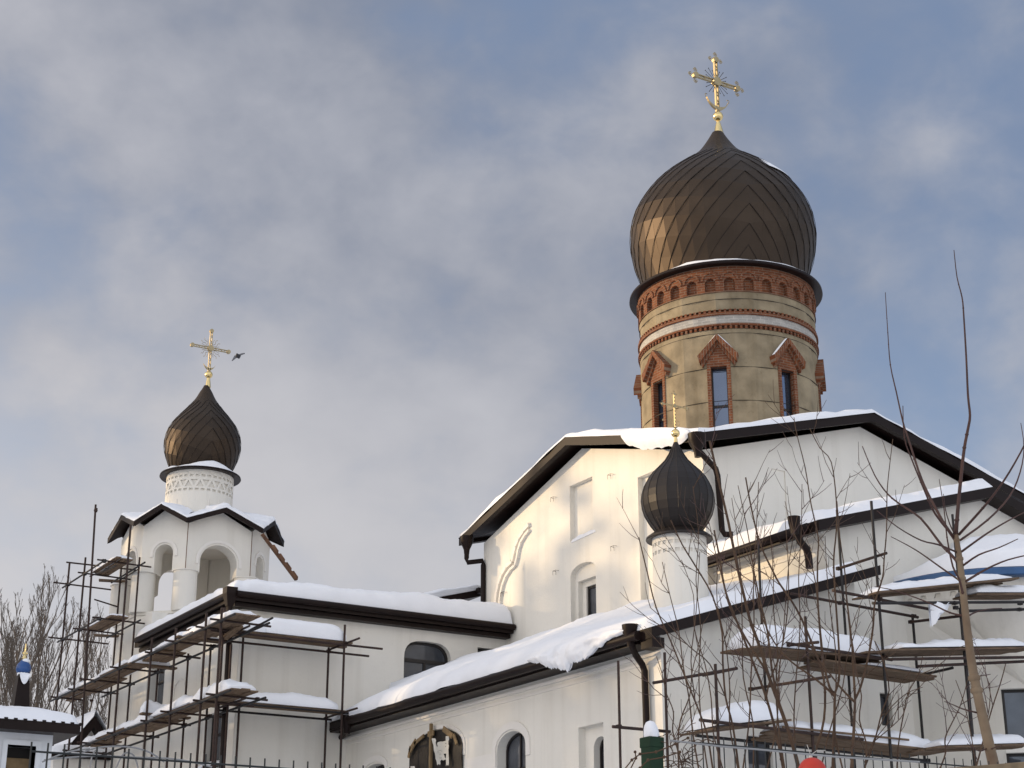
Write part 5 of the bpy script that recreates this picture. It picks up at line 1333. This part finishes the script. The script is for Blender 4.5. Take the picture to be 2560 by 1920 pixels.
# ------------------------------------------------------------------ gatehouse chapel at the lower left
GY = 34.0
gate = thing('gate_chapel', 'little white boarded chapel with a snowy roof and a blue onion cupola', 'chapel', P(60, 1850, y=GY) * 1)
gate.location.z = 0
zb4 = lambda X, Y: (.25325 * X, 1500 + .25325 * Y)
xr = P(132, 1850, y=GY).x; zt_ = P(*zb4(500, 1245), y=GY).z; xl = xr - 3.4
gw = rect(uvY(19, 1861, GY), (uvY(89, 1880, GY)[0], 2.6))
m = MB(); m.panel(wallY(GY), [(xl, 0), (xr, 0), (xr, zt_), (xl, zt_)], [gw], .35)
m.poly([(xr, GY, 0), (xr, GY + 3.4, 0), (xr, GY + 3.4, zt_), (xr, GY, zt_)]); m.poly([(xl, GY, 0), (xl, GY + 3.4, 0), (xl, GY + 3.4, zt_), (xl, GY, zt_)])
build('wall', m, 'board', gate)
m = MB(); m.panel(lambda u, v, d: Vector((u, GY - .03 + d, v)), rect((gw[0][0] - .10, gw[0][1] - .1), (gw[1][0] + .10, gw[2][1] + .10)), [gw], .36); fr_ = build('window', m, 'board', gate)
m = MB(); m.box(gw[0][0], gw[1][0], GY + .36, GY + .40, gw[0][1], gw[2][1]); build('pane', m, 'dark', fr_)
m = MB()
for z, h, c in ((gw[2][1] - .42, .2, 0),): m.box(gw[0][0] + .02, gw[1][0] - .02, GY + .30, GY + .35, z, z + h)
build('shelf', m, 'plank', fr_)
ov_ = .42; gz = zt_ + .02; apx = P(51, 1750, d=math.hypot(xr - 1.2, GY + 1.7)); xcn = P(52, 1752, y=GY + 1.6).x
C0 = [(xl, GY - ov_, gz), (xr + ov_, GY - ov_, gz), (xr + ov_, GY + 3.4 + ov_, gz), (xl, GY + 3.4 + ov_, gz)]
m = MB(); top = (xcn, GY + 1.6, gz + .22); i = m.add(C0 + [top])[0]
for k in range(4): m.f.append([i + k, i + (k + 1) % 4, i + 4])
m.prism([(x, y, z - .20) for x, y, z in C0], (0, 0, .195))
k = xl
while k < xr + ov_: m.box(k, k + .07, GY - ov_ - .02, GY - ov_ + .1, gz - .02, gz + .028); k += .19
build('roof', m, 'brown', gate)
m = MB()
def gsn(u, v):
    x = C0[0][0] + (C0[1][0] - C0[0][0]) * u; y = GY - ov_ + (3.4 + 2 * ov_) * v
    e = min(1, (se(u, 5)) * (se(v, 5))); dx = abs(x - xcn) / 2.2; dy = abs(y - GY - 1.6) / 2.0
    rf = max(0, 1 - max(dx, dy)) * .22
    return Vector((x, y, gz + rf + e * (.27 + .06 * fbm(x, y, 3)) + .10 * math.exp(-((x - xcn) ** 2 + (y - GY - 1.6) ** 2) * 2) * e))
m.grid(gsn, 40, 30); build('snow_cover', m, 'snow', gate, smooth=True)
yt = GY + 1.6
def gp(X, Y): return P(*zb4(X, Y), y=yt)
b0, b1 = gp(105, 1010), gp(290, 1020); t0, t1 = gp(162, 735), gp(268, 735); hw0 = (b1.x - b0.x) / 2; hw1 = (t1.x - t0.x) / 2; cxg = (b0.x + b1.x) / 2; cxt = cxg
m = MB(); L0 = [(cxg + sx_ * hw0, yt + sy_ * hw0, b0.z - .6) for sx_, sy_ in ((-1, -1), (1, -1), (1, 1), (-1, 1))]; L1 = [(cxt + sx_ * hw1, yt + sy_ * hw1, t0.z) for sx_, sy_ in ((-1, -1), (1, -1), (1, 1), (-1, 1))]
i = m.add(L0 + L1)[0]
for k in range(4): m.f.append([i + k, i + (k + 1) % 4, i + 4 + (k + 1) % 4, i + 4 + k])
m.f.append([i + 4, i + 5, i + 6, i + 7]); tn = build('tent_roof', m, 'brown', gate)
m = MB()
m.grid(lambda u, v: Vector((cxt - hw1 * 1.05 + hw1 * 2.1 * u, yt - hw1 * 1.1 - (hw0 - hw1) * .42 * v - .015 - .03 * math.sin(PI * v), t0.z + .02 - (t0.z - b0.z) * (.40 * v) * (math.sin(PI * u) ** .8))), 14, 8)
m.lathe(cxt, yt, [(hw1 * 1.12, t0.z - .02), (hw1 * 1.1, t0.z + .05), (hw1 * .7, t0.z + .08)], 12); build('snow_patch', m, 'snow', tn, smooth=True)
rd = (gp(290, 670).x - gp(146, 670).x) / 2; zb0 = t0.z + .03; zh = gp(215, 600).z - zb0
m = MB(); m.lathe(cxt, yt, [(rd * .78, zb0), (rd, zb0 + zh * .25), (rd * 1.02, zb0 + zh * .45), (rd * .9, zb0 + zh * .7), (rd * .62, zb0 + zh * .9), (rd * .3, zb0 + zh * 1.1), (.03, zb0 + zh * 1.35)], 24); cd_ = build('onion_dome', m, 'bluedome', gate, smooth=True)
m = MB(); m.grid(lambda u, v: Vector((cxt + rd * .16 + rd * .52 * math.cos(2 * PI * u) * math.sin(PI * v), yt - rd * .2 + rd * .5 * math.sin(2 * PI * u) * math.sin(PI * v), zb0 + zh * .98 - rd * .36 * math.cos(PI * v))), 14, 10); build('snow_cap', m, 'snow', cd_, smooth=True)
m = MB(); zt2 = gp(240, 430).z; m.lathe(cxt, yt, [(.05, zb0 + zh * 1.12), (.055, zb0 + zh * 1.2), (.03, zb0 + zh * 1.45), (.045, zb0 + zh * 1.55), (.02, zb0 + zh * 1.7), (.012, zt2)], 10)
m.box(cxt - .05, cxt + .05, yt - .012, yt + .012, zt2 - .22, zt2 - .19); build('finial', m, 'gold', gate)

# gabled outbuilding behind the scaffold
OY = 56.0
ob = thing('outbuilding', 'low white gabled outbuilding with a dark verge beyond the scaffold', 'outbuilding', P(240, 1850, y=OY) * 1); ob.location.z = 0
e0, pk_, e1 = P(*zb4(700, 1415), y=OY), P(*zb4(930, 1150), y=OY), P(*zb4(1290, 1330), y=OY)
cxo = pk_.x; hwo = cxo - e0.x
m = MB(); m.prism([(cxo - hwo + .35, OY + .3, 0), (cxo + hwo - .35, OY + .3, 0), (cxo + hwo - .35, OY + .3, e0.z + .15), (cxo, OY + .3, pk_.z - .35), (cxo - hwo + .35, OY + .3, e0.z + .15)], (0, 5, 0)); build('wall', m, 'plaster2', ob)
m = MB()
for sg in (-1, 1): m.prism([(cxo, OY - .1, pk_.z), (cxo + sg * hwo, OY - .1, e0.z), (cxo + sg * (hwo - .05), OY - .1, e0.z - .35), (cxo, OY - .1, pk_.z - .38)], (0, 5.4, 0))
rf_ = build('roof', m, 'brown', ob)
m = MB()
m.grid(lambda u, v: Vector((cxo - hwo + 2 * hwo * u, OY - .12 + 5.4 * v, e0.z + (pk_.z - e0.z) * (1 - abs(2 * u - 1)) + (.05 if u < .5 else .22) * se(min(.5, u + .02) if u < .5 else u, 3) + .01)), 30, 6); build('snow_cover', m, 'snow', ob, smooth=True)
# snowy shed roof at the foot of the scaffold
sh_ = thing('shed', 'low shed with a flat snow covered roof at the foot of the left scaffold', 'shed', P(190, 1870, y=50) * 1); sh_.location.z = 0
a, b = P(135, 1882, y=50), P(300, 1888, y=50)
m = MB(); m.box(a.x, b.x + 2, 50, 53, 0, a.z - .12); build('wall', m, 'plaster2', sh_)
m = MB(); m.box(a.x - .1, b.x + 2, 49.85, 53.1, a.z - .118, a.z - .02); build('roof', m, 'brown', sh_)
m = MB(); loaf(m, (a.x - .1, 49.85, a.z - .018), (b.x + 2.1 - a.x, 0, 0), (0, 3.2, 0), .34, 30, 10, 2, .15, 4); build('snow_cover', m, 'snow', sh_, smooth=True)

# ------------------------------------------------------------------ bare trees behind
def baretree(label, px, top, y_d, seed, wide=1.0):
    rg = random.Random(seed); b = P(px, 1850, d=y_d); tp_ = P(px, top, d=y_d).z; t = thing('bare_tree', label, 'tree', (b.x, b.y, 0), 'bare trees behind the gate chapel')
    m = MB(); cr = MB(); H = tp_
    def grow(p, d, L, r, lev):
        n = 3 if lev < 2 else 2; pts = [p]; dd = d
        for k in range(n):
            dd = (dd + Vector((rg.uniform(-.14, .14), rg.uniform(-.14, .14), .06 + .03 * lev))).normalized(); pts.append(pts[-1] + dd * L / n)
        (m if lev == 0 else cr).tube(pts, r, 5 if lev < 2 else 3, max(.008, r * .45), cap=False)
        if lev >= 5 or r < .009: return
        nb = (14, 5, 4, 3, 2)[lev]
        for k in range(nb):
            f = (.28 + .72 * (k + rg.random()) / nb) if lev == 0 else (.2 + .8 * (k + rg.random()) / nb)
            i = min(n - 1, int(f * n)); q = pts[i] + (pts[i + 1] - pts[i]) * (f * n - i)
            a = rg.uniform(0, 2 * PI); sp = rg.uniform(.28, .58) * wide
            side = Vector((math.cos(a), math.sin(a), 0)); nd2 = (dd * (1 - sp * .55) + side * sp + Vector((0, 0, .45))).normalized()
            grow(q, nd2, L * (.46 if lev == 0 else .55) * rg.uniform(.7, 1.15) * (1.15 - f * .55), max(.010, r * (.42 if lev == 0 else .5)), lev + 1)
    grow(Vector((b.x, b.y, 0)), Vector((0, 0, 1)), H * .86, H * .0066, 0)
    build('trunk', m, 'treebark', t); build('crown', cr, 'treebark', t)
for a in (('bare tree with a dense rounded crown, just right of the blue cupola', 92, 1548, 92, 1, 1.0), ('bare tall tree at the left edge, left of the blue cupola', -8, 1560, 96, 2, 1.0), ('bare tree with a fine twiggy crown behind the leftmost scaffold pole', 140, 1572, 104, 3, 1.1),
          ('bare lower tree between the scaffold tubes, near the tower foot', 252, 1585, 110, 4, 1.1), ('bare slim tree behind the snowy gable of the outbuilding', 195, 1640, 88, 5, 1.2), ('bare small tree showing between the chapel roof and the cupola', 35, 1640, 100, 6, 1.2)):
    baretree(*a)

# ------------------------------------------------------------------ wood across the river to the west, outside the picture; its crowns take the low sun off the lower walls
rg = random.Random(77); m = MB(); c0 = Vector((24, 38, 0)) + Vector((SD.x, SD.y, 0)).normalized() * 95; tdv = Vector((SD.y, -SD.x, 0)).normalized(); ndv = Vector((SD.x, SD.y, 0)).normalized()
HW = 31.1
for k in range(46):
    s0 = -62 + k * 2.7 + rg.uniform(-.8, .8); o = c0 + tdv * s0 + ndv * rg.uniform(-2, 9); h = HW + rg.uniform(-1.9, 1.5)
    for ox in (0, 1.5): m.tube([o + ndv * ox * 2 + tdv * ox * .9, o + ndv * ox * 2 + tdv * ox * .9 + Vector((0, 0, h * .5)), o + ndv * ox * 2 + tdv * ox * .9 + Vector((0, 0, h * .93))], 2.3, 7, .25)
    for q in range(430):
        f = rg.random() ** .62; z = 1 + (h - 1) * f; r = 2.4 * (1 - f * .55) * math.sqrt(rg.random()); a = rg.uniform(0, 2 * PI); c = o + Vector((r * math.cos(a), r * math.sin(a), z))
        if rg.random() < max(0, (f - .88)) * 6: continue
        sz = rg.uniform(.5, 1.2) * (1.15 - .6 * f); n1v = Vector((rg.uniform(-1, 1), rg.uniform(-1, 1), rg.uniform(-.6, .6))).normalized(); n2v = n1v.cross(Vector((rg.uniform(-1, 1), rg.uniform(-1, 1), rg.uniform(-1, 1)))).normalized()
        m.poly([c + n1v * sz, c + n2v * sz * .6, c - n1v * sz * .9, c - n2v * sz * .6])
tag(build('wood', m, 'conifer'), 'distant wood outside the picture on the left', None, None, 'stuff')
